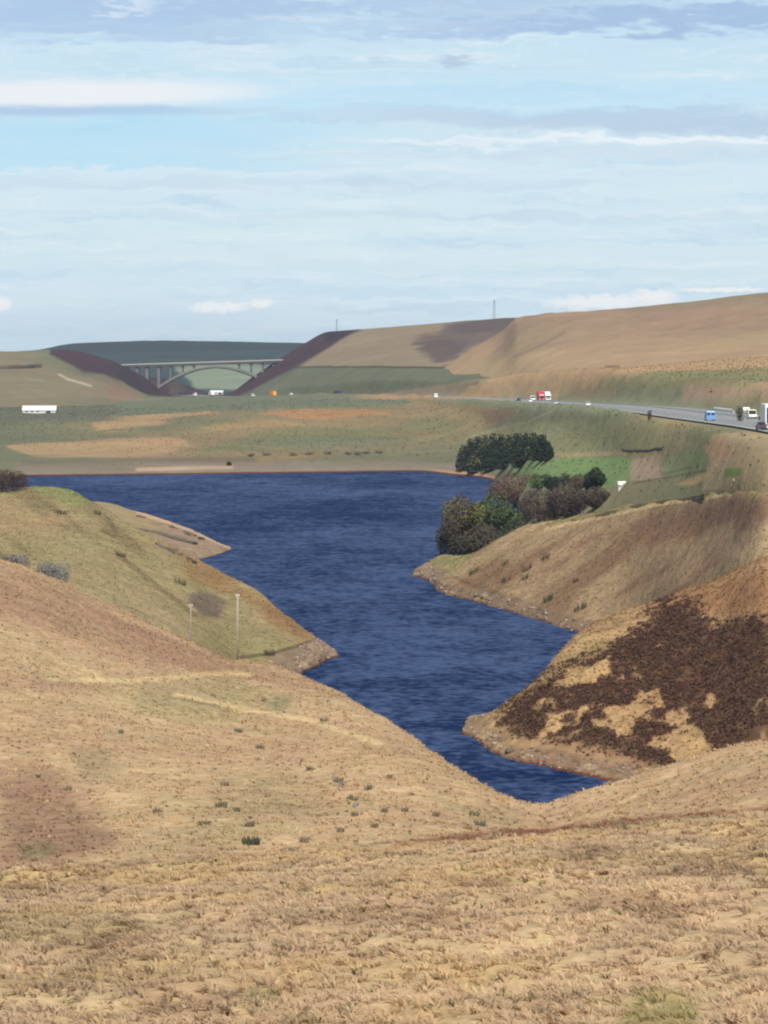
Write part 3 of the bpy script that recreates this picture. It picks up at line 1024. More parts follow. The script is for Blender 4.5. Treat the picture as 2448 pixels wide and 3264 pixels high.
patch('left_moor_hill', [
    lf(-1500, (1650, 1310), (1850, 1240), (2050, 1180), (2300, 1100)),
    lf(0, (1650, 1312), (1850, 1240), (2050, 1175), (2300, 1121)),
    lf(165, (1680, 1305), (1850, 1245), (2100, 1185), (2320, 1114)),
    lf(260, (1720, 1298), (1880, 1252), (2150, 1195), (2340, 1123)),
    lf(330, (1760, 1290), (1930, 1255), (2180, 1205), (2360, 1142)),
    lf(400, (1800, 1285), (2000, 1264), (2220, 1232), (2380, 1168), (60, 6), (200, 30)),
    lf(470, (1900, 1278), (2100, 1268), (2300, 1250), (2388, 1208), (40, 8), (140, 26)),
    lf(520, (1950, 1276), (2150, 1270), (2340, 1262), (2395, 1246), (30, 6), (140, 16)),
    lf(580, (2000, 1278), (2200, 1274), (2370, 1272), (2400, 1270), (30, 4), (140, 10)),
], 240, [3, 24, 30, 30, 6, 4], [(120, 4, 1.2, 135), (20, 3, 0.5, 136)], col_lfar, M_FAR, corridor=True, tone=0.76)


# --- right far hill with the other side of the cutting
def col_rfar(X, Y, Zz, PX, PY):
    c = base_col(X.shape, C(158, 140, 112))
    wx, wy = fbm(X, Y, 60, 4, 140), fbm(X, Y, 60, 4, 141)
    c = mix(c, C(142, 124, 100), sstep(fbm(X, Y, 120, 4, 142), 0.0, 0.6) * 0.6)
    c = mix(c, C(118, 120, 94), poly_mask(PX, PY, [(700, 1290), (730, 1245), (850, 1195), (940, 1168), (1580, 1168), (1620, 1185), (1580, 1200), (1300, 1240), (1150, 1262), (1000, 1290)], 4, 8, wx, wy))
    c = mix(c, C(74, 72, 56), line_mask(PX, PY + wy * 2, [(940, 1169), (1200, 1170), (1580, 1171)], 3.2) * 0.8)
    c = mix(c, PURPLE, poly_mask(PX, PY, [(700, 1270), (760, 1200), (950, 1080), (1060, 1030), (1140, 1040), (1115, 1064), (1075, 1090), (1030, 1118), (960, 1160), (880, 1205), (800, 1250), (740, 1275)], 5, 10, wx, wy))
    c = mix(c, C(60, 50, 58), poly_mask(PX, PY, [(1000, 1060), (1120, 1030), (1150, 1052), (1110, 1068), (1040, 1090)], 6, 10, wx, wy) * 0.7)
    c = mix(c, C(104, 86, 82), poly_mask(PX, PY, [(1340, 1090), (1400, 1070), (1480, 1085), (1470, 1130), (1400, 1150), (1335, 1120)], 12, 40, wx, wy) * 0.85)
    c = mix(c, C(96, 82, 80), poly_mask(PX, PY, [(1400, 1045), (1480, 1025), (1620, 1005), (1660, 1010), (1600, 1050), (1500, 1062)], 8, 20, wx, wy) * 0.8)
    c = mix(c, C(108, 92, 88), poly_mask(PX, PY, [(1390, 1085), (1440, 1050), (1540, 1035), (1640, 1030), (1560, 1075), (1500, 1110), (1460, 1130)], 10, 30, wx, wy) * 0.75)
    c = mix(c, C(176, 156, 126), line_mask(PX, PY, [(1395, 1162), (1470, 1150)], 4) * 0.6)
    return c


def rf(px, f, m1, m2, r, b1=(90, 6), b2=(400, 30)):
    zf, zr = V(*f)[1], V(*r)[1]
    return (px, [Z(f[0] - 30, zf - 4), V(*f), V(*m1), V(*m2), V(*r), Z(r[0] + b1[0], zr - b1[1]), Z(r[0] + b2[0], zr - b2[1])])


patch('right_moor_hill', [
    rf(690, (2330, 1268), (2360, 1267), (2390, 1266), (2420, 1265), (40, 2), (120, 4)),
    rf(740, (2300, 1263), (2340, 1260), (2380, 1256), (2420, 1248), (40, 5), (120, 10)),
    rf(800, (2250, 1258), (2300, 1250), (2360, 1234), (2420, 1206), (40, 8), (120, 18)),
    rf(880, (2190, 1254), (2250, 1236), (2340, 1202), (2420, 1151), (60, 12), (160, 30)),
    rf(960, (2130, 1248), (2210, 1202), (2330, 1160), (2440, 1101), (80, 12), (220, 40)),
    rf(1050, (2060, 1244), (2160, 1178), (2310, 1124), (2450, 1057), (120, 6), (400, 40)),
    rf(1140, (1980, 1240), (2090, 1172), (2260, 1116), (2440, 1052)),
    rf(1400, (1770, 1228), (1900, 1169), (2120, 1105), (2400, 1031)),
    rf(1580, (1660, 1206), (1820, 1167), (2050, 1101), (2350, 1016)),
    rf(2000, (1660, 1195), (1820, 1150), (2050, 1090), (2350, 1002)),
    rf(3600, (1660, 1195), (1820, 1150), (2050, 1090), (2350, 1002)),
], 420, [3, 30, 40, 40, 6, 4], [(140, 4, 1.0, 145), (20, 3, 0.4, 146)], col_rfar, M_FAR, corridor=True, tone=0.78)


def col_tan(X, Y, Zz, PX, PY):
    c = base_col(X.shape, C(180, 152, 116))
    wx, wy = fbm(X, Y, 80, 4, 150), fbm(X, Y, 80, 4, 151)
    c = mix(c, C(160, 134, 108), poly_mask(PX, PY, [(1500, 1100), (1650, 1005), (2600, 900), (2600, 1060), (2250, 1075), (1900, 1090), (1600, 1140)], 30, 60, wx, wy) * 0.8)
    c = mix(c, C(136, 126, 98), poly_mask(PX, PY, [(1980, 990), (2600, 880), (2600, 975), (2200, 985)], 10, 40, wx, wy) * 0.5)
    c = mix(c, C(136, 116, 92), sstep(fbm(X, Y * 0.5, 90, 5, 152), 0.25, 0.8) * 0.5)
    c = mix(c, C(120, 104, 84), line_mask(PX, PY + wy * 5, [(1640, 1140), (1740, 1095), (1800, 1060)], 4) * 0.4)
    c = mix(c, C(110, 98, 76), line_mask(PX, PY, [(1930, 1168), (1972, 1168)], 4) * 0.7)
    return c


def tn(px, f, m, r):
    return (px, [Z(f[0] - 40, V(*f)[1] - 6), V(*f), V(*m), V(*r), Z(r[0] + 120, V(*r)[1] - 3), Z(r[0] + 500, V(*r)[1] - 30)])


patch('tan_moor_hill', [
    (1300, [Z(1850, 8), Z(1890, 14), Z(1920, 16), Z(1950, 16), Z(2040, 12), Z(2440, 4)]),
    tn(1420, (1830, 1200), (1860, 1186), (1900, 1167)), tn(1500, (1750, 1205), (1820, 1162), (1900, 1113)), tn(1600, (1650, 1205), (1760, 1130), (1890, 1054)),
    tn(1650, (1580, 1202), (1700, 1112), (1860, 1013)), tn(1720, (1500, 1196), (1650, 1105), (1820, 1004)), tn(1850, (1420, 1189), (1590, 1100), (1770, 996)),
    tn(2000, (1360, 1185), (1550, 1092), (1750, 985)), tn(2200, (1340, 1180), (1540, 1080), (1750, 962)), tn(2448, (1300, 1170), (1520, 1060), (1750, 929)),
    tn(3600, (1300, 1160), (1520, 1030), (1750, 890)),
], 360, [3, 50, 60, 6, 4], [(160, 4, 1.2, 155), (20, 3, 0.4, 156)], col_tan, M_FAR, corridor=True, tone=0.84)


# --- most distant hill, and the wooded bank under the arch
def col_dist(X, Y, Zz, PX, PY):
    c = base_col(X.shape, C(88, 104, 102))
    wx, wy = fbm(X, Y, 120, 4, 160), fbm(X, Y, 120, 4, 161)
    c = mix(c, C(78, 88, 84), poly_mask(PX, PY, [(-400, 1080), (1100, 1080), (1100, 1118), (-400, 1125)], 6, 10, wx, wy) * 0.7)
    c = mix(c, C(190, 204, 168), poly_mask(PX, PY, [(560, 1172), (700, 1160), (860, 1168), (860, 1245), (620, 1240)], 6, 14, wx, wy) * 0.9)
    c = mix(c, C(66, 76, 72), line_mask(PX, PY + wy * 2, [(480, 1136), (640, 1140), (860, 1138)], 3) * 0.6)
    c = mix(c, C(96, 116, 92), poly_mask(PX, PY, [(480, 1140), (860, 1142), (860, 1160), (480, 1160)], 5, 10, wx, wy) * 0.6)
    return c


def ds_(px, r):
    return (px, [Z(2500, 4), V(2650, 1256), V(2950, 1225), V(3350, 1165), V(4200, r), Z(4700, V(4200, r)[1] - 12), Z(6500, 10)])


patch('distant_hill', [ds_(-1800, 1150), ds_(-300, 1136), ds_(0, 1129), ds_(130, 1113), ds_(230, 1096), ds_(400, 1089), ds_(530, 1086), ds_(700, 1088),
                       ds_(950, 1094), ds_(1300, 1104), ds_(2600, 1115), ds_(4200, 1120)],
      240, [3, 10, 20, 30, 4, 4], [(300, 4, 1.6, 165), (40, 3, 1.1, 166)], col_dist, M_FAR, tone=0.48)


def col_bank(X, Y, Zz, PX, PY):
    c = base_col(X.shape, C(80, 64, 68))
    return mix(c, C(104, 96, 84), sstep(fbm(X, Y, 20, 4, 170), 0.1, 0.6) * 0.6)


patch('cutting_bank', [
    (430, [Z(2440, 4), V(2460, 1230), V(2500, 1200), Z(2560, 12), Z(2700, 0)]),
    (500, [Z(2440, 4), V(2460, 1258), V(2500, 1205), Z(2560, 14), Z(2700, 0)]),
    (560, [Z(2440, 3), V(2460, 1262), V(2500, 1218), Z(2560, 12), Z(2700, 0)]),
    (620, [Z(2440, 3), V(2460, 1264), V(2500, 1238), Z(2560, 8), Z(2700, 0)]),
    (680, [Z(2440, 2), V(2460, 1266), V(2500, 1256), Z(2560, 4), Z(2700, -2)]),
    (740, [Z(2440, 0), V(2460, 1272), V(2500, 1272), Z(2560, 0), Z(2700, -4)]),
], 110, [3, 24, 8, 4], [(40, 4, 0.8, 172), (8, 3, 0.8, 173)], col_bank, M_FAR, tone=0.7)

# --- ground sheet that reaches the horizon
R_, N_ = 26000, 64
gv = [(0, 0, -7.0)] + [(R_ * math.cos(2 * math.pi * k / N_), R_ * math.sin(2 * math.pi * k / N_), -7.0) for k in range(N_)]
gf = [(0, 1 + k, 1 + (k + 1) % N_) for k in range(N_)]
np_mesh('ground', np.array(gv), np.array(gf), M_FAR, colour=base_col((len(gv),), C(120, 118, 92)))
tag(bpy.data.objects['ground'], kind='structure')


# ------------------------------------------------------------------ water
def water_mat():
    m, nt, b = new_mat('reservoir_water')
    N, L = nt.nodes, nt.links
    geo = N.new('ShaderNodeNewGeometry')

    def noise(scale, sy, detail, w=0.0):
        mp = N.new('ShaderNodeMapping')
        mp.inputs['Scale'].default_value = (1.0, sy, 1.0)
        mp.inputs['Rotation'].default_value = (0, 0, math.radians(12))
        mp.inputs['Location'].default_value = (w, w * 1.7, 0)
        L.new(geo.outputs['Position'], mp.inputs['Vector'])
        n = N.new('ShaderNodeTexNoise')
        n.inputs['Scale'].default_value = scale
        n.inputs['Detail'].default_value = detail
        n.inputs['Roughness'].default_value = 0.6
        L.new(mp.outputs[0], n.inputs['Vector'])
        return n.outputs[0]
    waves = noise(0.17, 0.75, 4)
    swell = noise(0.05, 0.70, 3, 40)
    chop = noise(0.55, 0.85, 3, 11)
    gust = noise(0.014, 0.55, 4, 90)
    ad = N.new('ShaderNodeMath')
    ad.operation = 'MULTIPLY_ADD'
    L.new(swell, ad.inputs[0])
    ad.inputs[1].default_value = 0.6
    L.new(waves, ad.inputs[2])
    bp = N.new('ShaderNodeBump')
    bp.inputs['Strength'].default_value = 1.0
    bp.inputs['Distance'].default_value = 0.8
    L.new(ad.outputs[0], bp.inputs['Height'])
    L.new(bp.outputs[0], b.inputs['Normal'])
    b.inputs['Roughness'].default_value = 0.3
    # chop and gusts: pale and dark ripple reflections painted into the water colour
    ad2 = N.new('ShaderNodeMath')
    ad2.operation = 'MULTIPLY_ADD'
    L.new(gust, ad2.inputs[0])
    ad2.inputs[1].default_value = 1.0
    ad3 = N.new('ShaderNodeMath')
    ad3.operation = 'MULTIPLY_ADD'
    L.new(chop, ad3.inputs[0])
    ad3.inputs[1].default_value = 1.5
    L.new(ad.outputs[0], ad3.inputs[2])
    L.new(ad3.outputs[0], ad2.inputs[2])
    mx = N.new('ShaderNodeMix')
    mx.data_type = 'RGBA'
    mr2 = N.new('ShaderNodeMapRange')
    for i, v in zip((1, 2, 3, 4), (1.84, 2.30, 0.0, 1.0)):
        mr2.inputs[i].default_value = v
    L.new(ad2.outputs[0], mr2.inputs[0])
    L.new(mr2.outputs[0], mx.inputs[0])
    mx.inputs[6].default_value = (0.003, 0.011, 0.046, 1)
    mx.inputs[7].default_value = (0.042, 0.066, 0.132, 1)
    L.new(mx.outputs[2], b.inputs['Base Color'])
    # wind-roughened surface: mostly diffuse blue standing in for reflected sky, a little real reflection
    df = N.new('ShaderNodeBsdfDiffuse')
    L.new(mx.outputs[2], df.inputs['Color'])
    L.new(bp.outputs[0], df.inputs['Normal'])
    gl = N.new('ShaderNodeBsdfGlossy')
    gl.inputs['Roughness'].default_value = 0.3
    gl.inputs['Color'].default_value = (0.8, 0.9, 1.0, 1)
    L.new(bp.outputs[0], gl.inputs['Normal'])
    ms = N.new('ShaderNodeMixShader')
    ms.inputs[0].default_value = 0.03
    L.new(df.outputs[0], ms.inputs[1])
    L.new(gl.outputs[0], ms.inputs[2])
    L.new(ms.outputs[0], N['Material Output'].inputs['Surface'])
    return m


wv = np.array([(-330, 170, 0), (230, 170, 0), (230, 1135, 0), (-330, 1135, 0)], float)
tag(np_mesh('water', wv, np.array([(0, 1, 2, 3)]), water_mat()), kind='structure')

# ------------------------------------------------------------------ motorway
M_ASPH = plain('asphalt', (0.175, 0.172, 0.162), 0.9, 0, 0.10, 0.3)
M_LINE = plain('road_paint', (0.75, 0.75, 0.72), 0.7, 0, 0.08, 0.5)
M_STEEL = plain('galvanised_steel', (0.45, 0.46, 0.47), 0.45, 0.5, 0.1, 2.0)
tan_ = np.gradient(ROADF, axis=0)
tan_ /= np.linalg.norm(tan_[:, :2], axis=1)[:, None]
nrm = np.stack([tan_[:, 1], -tan_[:, 0]], 1)             # to the right of the way east


def ribbon(o0, o1, dz, i0=0, i1=None, step=1):
    sl = slice(i0, i1, step)
    P, n = ROADF[sl], nrm[sl]
    a = np.stack([P[:, 0] + n[:, 0] * o0, P[:, 1] + n[:, 1] * o0, P[:, 2] + dz], 1)
    b = np.stack([P[:, 0] + n[:, 0] * o1, P[:, 1] + n[:, 1] * o1, P[:, 2] + dz], 1)
    k = len(P)
    v = np.concatenate([a, b])
    i = np.arange(k - 1)
    return v, np.stack([i, i + k, i + k + 1, i + 1], 1)


v, f_ = ribbon(-14.2, 14.2, 0.0)
road_o = tag(np_mesh('motorway', v, f_, M_ASPH), kind='structure')
for off in (-12.6, -1.9, 1.9, 12.6):
    v, f_ = ribbon(off - 0.11, off + 0.11, 0.012)
    np_mesh('edge_line', v, f_, M_LINE, road_o)
lane_v, lane_f, base = [], [], 0
for off in (-9.0, -5.4, 5.4, 9.0):
    vv, ff = [], []
    for d in np.arange(430, 1250, 9.0):
        p0, p1 = road_at(d), road_at(d + 2.2)
        q = [(p0[0] + off - .08, p0[1], p0[2] + .012), (p0[0] + off + .08, p0[1], p0[2] + .012),
             (p1[0] + off + .08, p1[1], p1[2] + .012), (p1[0] + off - .08, p1[1], p1[2] + .012)]
        ff.append([len(vv) + k for k in range(4)])
        vv += q
    tag(np_mesh('lane_dashes', np.array(vv), np.array(ff), M_LINE, road_o), kind='stuff')


def barrier(off, label, i0, i1):
    """steel safety barrier: corrugated rail on posts"""
    root = empty('crash_barrier', tuple(ROADF[i0]))
    tag(root, label, 'barrier')
    org = ROADF[i0]
    P, n = ROADF[i0:i1] - org, nrm[i0:i1]
    prof = [(0.0, 0.45), (0.06, 0.52), (0.0, 0.6), (0.06, 0.68), (0.0, 0.76)]
    vs = np.concatenate([np.stack([P[:, 0] + n[:, 0] * (off + a), P[:, 1] + n[:, 1] * (off + a), P[:, 2] + b], 1) for a, b in prof])
    k = len(P)
    i = np.arange(k - 1)
    fs = np.concatenate([np.stack([i + j * k, i + (j + 1) * k, i + 1 + (j + 1) * k, i + 1 + j * k], 1) for j in range(4)])
    np_mesh('rail', vs, fs, M_STEEL, root)
    m = MB()
    for q in range(0, k, 1):
        m.box((P[q, 0] + n[q, 0] * (off - 0.06), P[q, 1] + n[q, 1] * (off - 0.06), P[q, 2] + 0.2), (0.1, 0.1, 1.0))
    tag(m.build('posts', M_STEEL, root), kind='stuff')


barrier(0.4, 'low steel safety barrier down the middle of the motorway', 12, 150)

# ------------------------------------------------------------------ vehicles
M_GLASS = plain('dark_glass', (0.02, 0.022, 0.028), 0.12, 0, 0.1, 2.0, 0.5)
M_TYRE = plain('tyre', (0.025, 0.025, 0.026), 0.9)
M_RIM = plain('wheel_rim', (0.35, 0.35, 0.36), 0.4, 0.6)
M_LAMP = plain('lamp_lens', (0.75, 0.75, 0.7), 0.2, 0, 0.05, 2.0, 0.5)
M_TAIL = plain('tail_lens', (0.35, 0.02, 0.02), 0.3)
M_CHASS = plain('chassis', (0.04, 0.04, 0.042), 0.8)
PAINT = {}


def paint(name, c):
    if name not in PAINT:
        PAINT[name] = plain('paint_' + name, c, 0.35, 0.0, 0.05, 1.5, 0.5)
    return PAINT[name]


COL = dict(white=(0.78, 0.78, 0.76), cream=(0.72, 0.66, 0.48), blue=(0.14, 0.27, 0.52), red=(0.55, 0.035, 0.06), orange=(0.72, 0.30, 0.06),
           navy=(0.035, 0.045, 0.075), dark=(0.05, 0.05, 0.055), silver=(0.50, 0.51, 0.53), skyblue=(0.30, 0.45, 0.62), grey=(0.42, 0.42, 0.41))


def wheel(root, x, y, r, w=0.22):
    o = MB().tube([(x - w / 2, y, r), (x + w / 2, y, r)], r, 14).build('wheel', M_TYRE, root)
    s = 1 if x > 0 else -1
    MB().tube([(x + s * (w / 2 - 0.02), y, r), (x + s * (w / 2 + 0.015), y, r)], r * 0.6, 10).build('rim', M_RIM, o)


def car(root, colour):
    """front towards -Y"""
    m = paint(colour, COL[colour])
    b = MB()
    b.prism([(-2.1, 0.32), (-2.15, 0.6), (-2.0, 0.76), (-1.05, 0.93), (1.95, 0.95), (2.12, 0.8), (2.12, 0.34), (1.6, 0.26), (-1.7, 0.26)], -0.86, 0.86)
    b.build('body', m, root)
    MB().prism([(-1.0, 0.935), (-0.32, 1.40), (1.35, 1.40), (1.98, 0.955)], -0.74, 0.74).build('window_band', M_GLASS, root)
    MB().prism([(-0.36, 1.41), (-0.2, 1.47), (1.25, 1.47), (1.4, 1.41)], -0.72, 0.72).build('roof', m, root)
    for x in (-0.78, 0.78):
        for y in (-1.3, 1.3):
            wheel(root, x, y, 0.31)
    for x in (-0.62, 0.62):
        MB().box((x, -2.11, 0.64), (0.32, 0.12, 0.14)).build('headlight', M_LAMP, root)
        MB().box((x, 2.12, 0.72), (0.3, 0.06, 0.14)).build('tail_light', M_TAIL, root)


def van(root, colour):
    m = paint(colour, COL[colour])
    MB().prism([(-2.6, 0.35), (-2.65, 0.75), (-2.5, 1.0), (-1.75, 1.2), (-1.1, 2.15), (-0.9, 2.25), (2.5, 2.3), (2.62, 2.1), (2.62, 0.35)], -0.98, 0.98).build('body', m, root)
    MB().prism([(-1.80, 1.24), (-1.16, 2.08), (-1.21, 2.13), (-1.86, 1.28)], -0.88, 0.88).build('windscreen', M_GLASS, root)
    for x in (-0.985, 0.985):
        MB().box((x, -0.75, 1.6), (0.03, 0.9, 0.6)).build('side_window', M_GLASS, root)
    for x in (-0.5, 0.5):
        MB().box((x, 2.625, 1.65), (0.7, 0.03, 0.5)).build('rear_window', M_GLASS, root)
    for x in (-0.86, 0.86):
        for y in (-1.75, 1.7):
            wheel(root, x, y, 0.34)
    for x in (-0.72, 0.72):
        MB().box((x, -2.62, 0.85), (0.36, 0.12, 0.24)).build('headlight', M_LAMP, root)
    MB().box((0, -2.65, 0.5), (1.9, 0.16, 0.22)).build('bumper', M_CHASS, root)


def lorry(root, cab_c, box_c, length=12.0, height=4.1):
    m, t = paint(cab_c, COL[cab_c]), paint(box_c, COL[box_c])
    cb = MB().prism([(-1.1, 0.45), (-1.2, 1.4), (-1.05, 2.4), (-0.8, 3.0), (0.95, 3.35), (1.0, 0.6)], -1.24, 1.24).build('cab', m, root)
    MB().prism([(-1.19, 1.62), (-1.06, 2.42), (-1.10, 2.44), (-1.24, 1.62)], -1.12, 1.12).build('windscreen', M_GLASS, cb)
    for x in (-1.245, 1.245):
        MB().box((x, -0.45, 2.0), (0.03, 0.8, 0.7)).build('side_window', M_GLASS, cb)
        MB().box((x * 1.08, -1.25, 2.1), (0.16, 0.2, 0.7)).build('mirror', M_CHASS, cb)
    for x in (-0.95, 0.95):
        MB().box((x, -1.16, 0.85), (0.42, 0.14, 0.26)).build('headlight', M_LAMP, cb)
    MB().box((0, -1.15, 1.25), (1.7, 0.1, 0.42)).build('grille', M_CHASS, cb)
    MB().box((0, -1.16, 0.55), (2.4, 0.2, 0.26), 0.04).build('bumper', m, cb)
    MB().box((0, 1.4 + length / 2, 1.15 + (height - 1.15) / 2), (2.5, length, height - 1.15), 0.05).build('trailer_box', t, root)
    MB().box((0, length / 2 + 0.6, 0.95), (0.9, length + 1.2, 0.26)).build('chassis', M_CHASS, root)
    for x in (-1.08, 1.08):
        for y in (-0.35, 2.6, length * 0.72, length * 0.72 + 1.3):
            wheel(root, x, y, 0.5, 0.3)


def box_lorry(root, colour, length=9.5, height=4.9):
    lorry(root, colour, colour, length, height)
    y = 1.4 + length
    MB().box((0.05, y + 0.012, 1.25 + (height - 1.7) / 2), (1.95, 0.05, height - 1.9)).build('rear_door', paint('navy', COL['navy']), root)
    MB().box((0, y + 0.04, 0.75), (2.4, 0.12, 0.3)).build('rear_bumper', paint(colour, COL[colour]), root)
    for x in (-1.05, 1.05):
        MB().box((x, y + 0.06, 1.0), (0.3, 0.1, 0.18)).build('tail_light', M_TAIL, root)


def place_vehicle(name, px, d, label, builder, args, off=None, cat=None, group='motorway traffic'):
    p = road_at(d)
    if off is None:
        off = (px - XC) / F * d - p[0]
    t = road_at(d + 5) - road_at(d - 5)
    yaw = math.atan2(-t[0], t[1])
    if off < 0:
        yaw += math.pi          # carriageway leading away
    o = empty(name, (p[0] + off, d, p[2] + 0.015), yaw)
    tag(o, label, cat or name, group)
    builder(o, *args)
    return o


place_vehicle('box_lorry', 2444, 540, 'big white box lorry at the right edge of the photo, dark rear door', box_lorry, ('white',), cat='lorry')
place_vehicle('van', 2396, 690, 'pale cream van just left of the big white lorry', van, ('cream',))
place_vehicle('car', 2380, 530, 'dark car low beside the big white lorry', car, ('dark',), off=-13.0)
place_vehicle('van', 2262, 660, 'light blue van on the motorway left of the concrete wall', van, ('blue',))
place_vehicle('car', 1873, 1000, 'white car on the motorway above the grass knoll, alone on its stretch', car, ('white',))
place_vehicle('car', 1772, 1110, 'small pale silver car between the red lorry and the lone white car', car, ('silver',), off=-9.5)
place_vehicle('car', 1690, 1230, 'white car directly below the red lorry', car, ('white',))
place_vehicle('lorry', 1724, 1330, 'red lorry between two white vehicles on the motorway', lorry, ('red', 'red', 9.0, 4.2), off=7.3)
place_vehicle('lorry', 1752, 1336, 'white lorry immediately right of the red lorry', lorry, ('white', 'white', 10.0, 4.2), off=11.0)
place_vehicle('van', 1696, 1333, 'white van immediately left of the red lorry', van, ('white',), off=3.5)
place_vehicle('car', 1650, 1400, 'white car a little left of the red lorry, higher up', car, ('white',), off=3.5)
place_vehicle('car', 1652, 1290, 'black car left of the white car below the red lorry', car, ('dark',))
place_vehicle('van', 1388, 1620, 'white van alone on the motorway against the orange grass', van, ('white',))
place_vehicle('lorry', 1080, 1960, 'dark navy lorry seen long side on, right of the pale blue car', lorry, ('navy', 'navy', 11.0, 4.2), off=-5.5)
place_vehicle('car', 1024, 2000, 'pale blue car left of the dark navy lorry', car, ('skyblue',), off=-5.0)
place_vehicle('van', 922, 2080, 'white van between the orange lorry and the pale blue car', van, ('white',), off=-6.0)
place_vehicle('lorry', 847, 2140, 'orange lorry on the motorway below the purple slope', lorry, ('orange', 'orange', 8.0, 4.2), off=-4.0)
place_vehicle('car', 868, 2120, 'white car just right of the orange lorry', car, ('white',), off=5.0)
place_vehicle('van', 767, 2220, 'white van left of the orange lorry at the foot of the purple slope', van, ('white',), off=3.0)
place_vehicle('lorry', 660, 2330, 'white lorry below the right half of the bridge arch', lorry, ('white', 'white', 8.0, 3.8), off=-4.5)
place_vehicle('van', 600, 2392, 'white van under the middle of the bridge arch', van, ('white',), off=-4.0)
place_vehicle('car', 560, 2450, 'silver car under the left half of the bridge arch', car, ('silver',), off=4.0)

# ------------------------------------------------------------------ bridge
M_CONC = plain('bridge_concrete', (0.125, 0.118, 0.108), 0.85, 0, 0.12, 0.15)
BD = 2405.0


def bx(px):
    return (px - XC) / F * BD


def bz(y):
    return zy(BD, y)


XA0, XA1 = bx(492), bx(888)
ZS, ZD0, ZD1 = bz(1240), bz(1166), bz(1150)
br = empty('arch_bridge', ((XA0 + XA1) / 2, BD, 0.0))
tag(br, 'pale concrete open-spandrel arch bridge spanning the motorway cutting', 'bridge')
cxb = (XA0 + XA1) / 2


def deck_z(x):
    t = (x - bx(380)) / (bx(900) - bx(380))
    return ZD0 + (ZD1 - ZD0) * t


def arch_z(x):
    t = (x - cxb) / ((XA1 - XA0) / 2)
    return ZS + (deck_z(cxb) - 2.6 - ZS) * (1 - t * t)


xs = np.linspace(bx(372), bx(905), 40)
v, f_ = [], []
for x in xs:
    z = deck_z(x)
    v += [(x - cxb, -5, z - 1.7), (x - cxb, 5, z - 1.7), (x - cxb, 5, z), (x - cxb, -5, z)]
for i in range(len(xs) - 1):
    for k in range(4):
        f_.append((4 * i + k, 4 * i + (k + 1) % 4, 4 * i + 4 + (k + 1) % 4, 4 * i + 4 + k))
np_mesh('deck', np.array(v), np.array(f_), M_CONC, br)
for side in (-5.15, 5.15):
    v, f_ = [], []
    for x in xs:
        z = deck_z(x)
        v += [(x - cxb, side - .14, z - 0.3), (x - cxb, side + .14, z - 0.3), (x - cxb, side + .14, z + 1.25), (x - cxb, side - .14, z + 1.25)]
    for i in range(len(xs) - 1):
        for k in range(4):
            f_.append((4 * i + k, 4 * i + (k + 1) % 4, 4 * i + 4 + (k + 1) % 4, 4 * i + 4 + k))
    np_mesh('parapet', np.array(v), np.array(f_), plain('parapet', (0.24, 0.23, 0.21), 0.8), br)
for side in (-3.0, 3.0):
    v, f_ = [], []
    for x in np.linspace(XA0, XA1, 48):
        z = arch_z(x)
        t = abs((x - cxb) / ((XA1 - XA0) / 2))
        h = 2.1 + 1.6 * t
        v += [(x - cxb, side - 1.1, z - h), (x - cxb, side + 1.1, z - h), (x - cxb, side + 1.1, z), (x - cxb, side - 1.1, z)]
    for i in range(47):
        for k in range(4):
            f_.append((4 * i + k, 4 * i + (k + 1) % 4, 4 * i + 4 + (k + 1) % 4, 4 * i + 4 + k))
    np_mesh('arch_rib', np.array(v), np.array(f_), M_CONC, br)
for px in (405, 438, 470, 507, 545, 582, 618, 762, 800, 838, 872):
    x = bx(px)
    zt = deck_z(x) - 1.7
    zb = arch_z(x) - 0.4 if XA0 + 1 < x < XA1 - 1 else ground_z(x, BD) - 2
    if zt - zb > 0.5:
        wide = 1.7 if px > 520 else 2.6
        MB().box((x - cxb, 0, (zt + zb) / 2), (wide, 8.0, zt - zb)).build('spandrel_wall', M_CONC, br)
MB().box((XA0 - cxb - 1.5, 0, ZS - 3.6), (5.0, 9.0, 6.4), 0.3).build('abutment', M_CONC, br)
MB().box((XA1 - cxb + 1.5, 0, ZS - 3.6), (5.0, 9.0, 6.4), 0.3).build('abutment', M_CONC, br)

# ------------------------------------------------------------------ buildings, walls, masts, poles
M_RENDER = plain('white_render', (0.55, 0.545, 0.51), 0.8)
M_ROOFW = plain('pale_roof_sheet', (0.58, 0.575, 0.54), 0.5)
M_STONE = plain('gritstone', (0.16, 0.14, 0.115), 0.9, 0, 0.3, 0.8)
M_DARKST = plain('dark_gritstone', (0.105, 0.080, 0.056), 0.9, 0, 0.35, 0.8)
M_WOOD = plain('weathered_pole', (0.29, 0.265, 0.215), 0.8, 0, 0.15, 2.0)
M_PORC = plain('insulator', (0.6, 0.58, 0.55), 0.3)
M_MAST = plain('mast_steel', (0.12, 0.125, 0.135), 0.6, 0.4)


def far_d(px, py, patch_name='far_moor'):
    return on_patch(patch_name, px, py)[1]


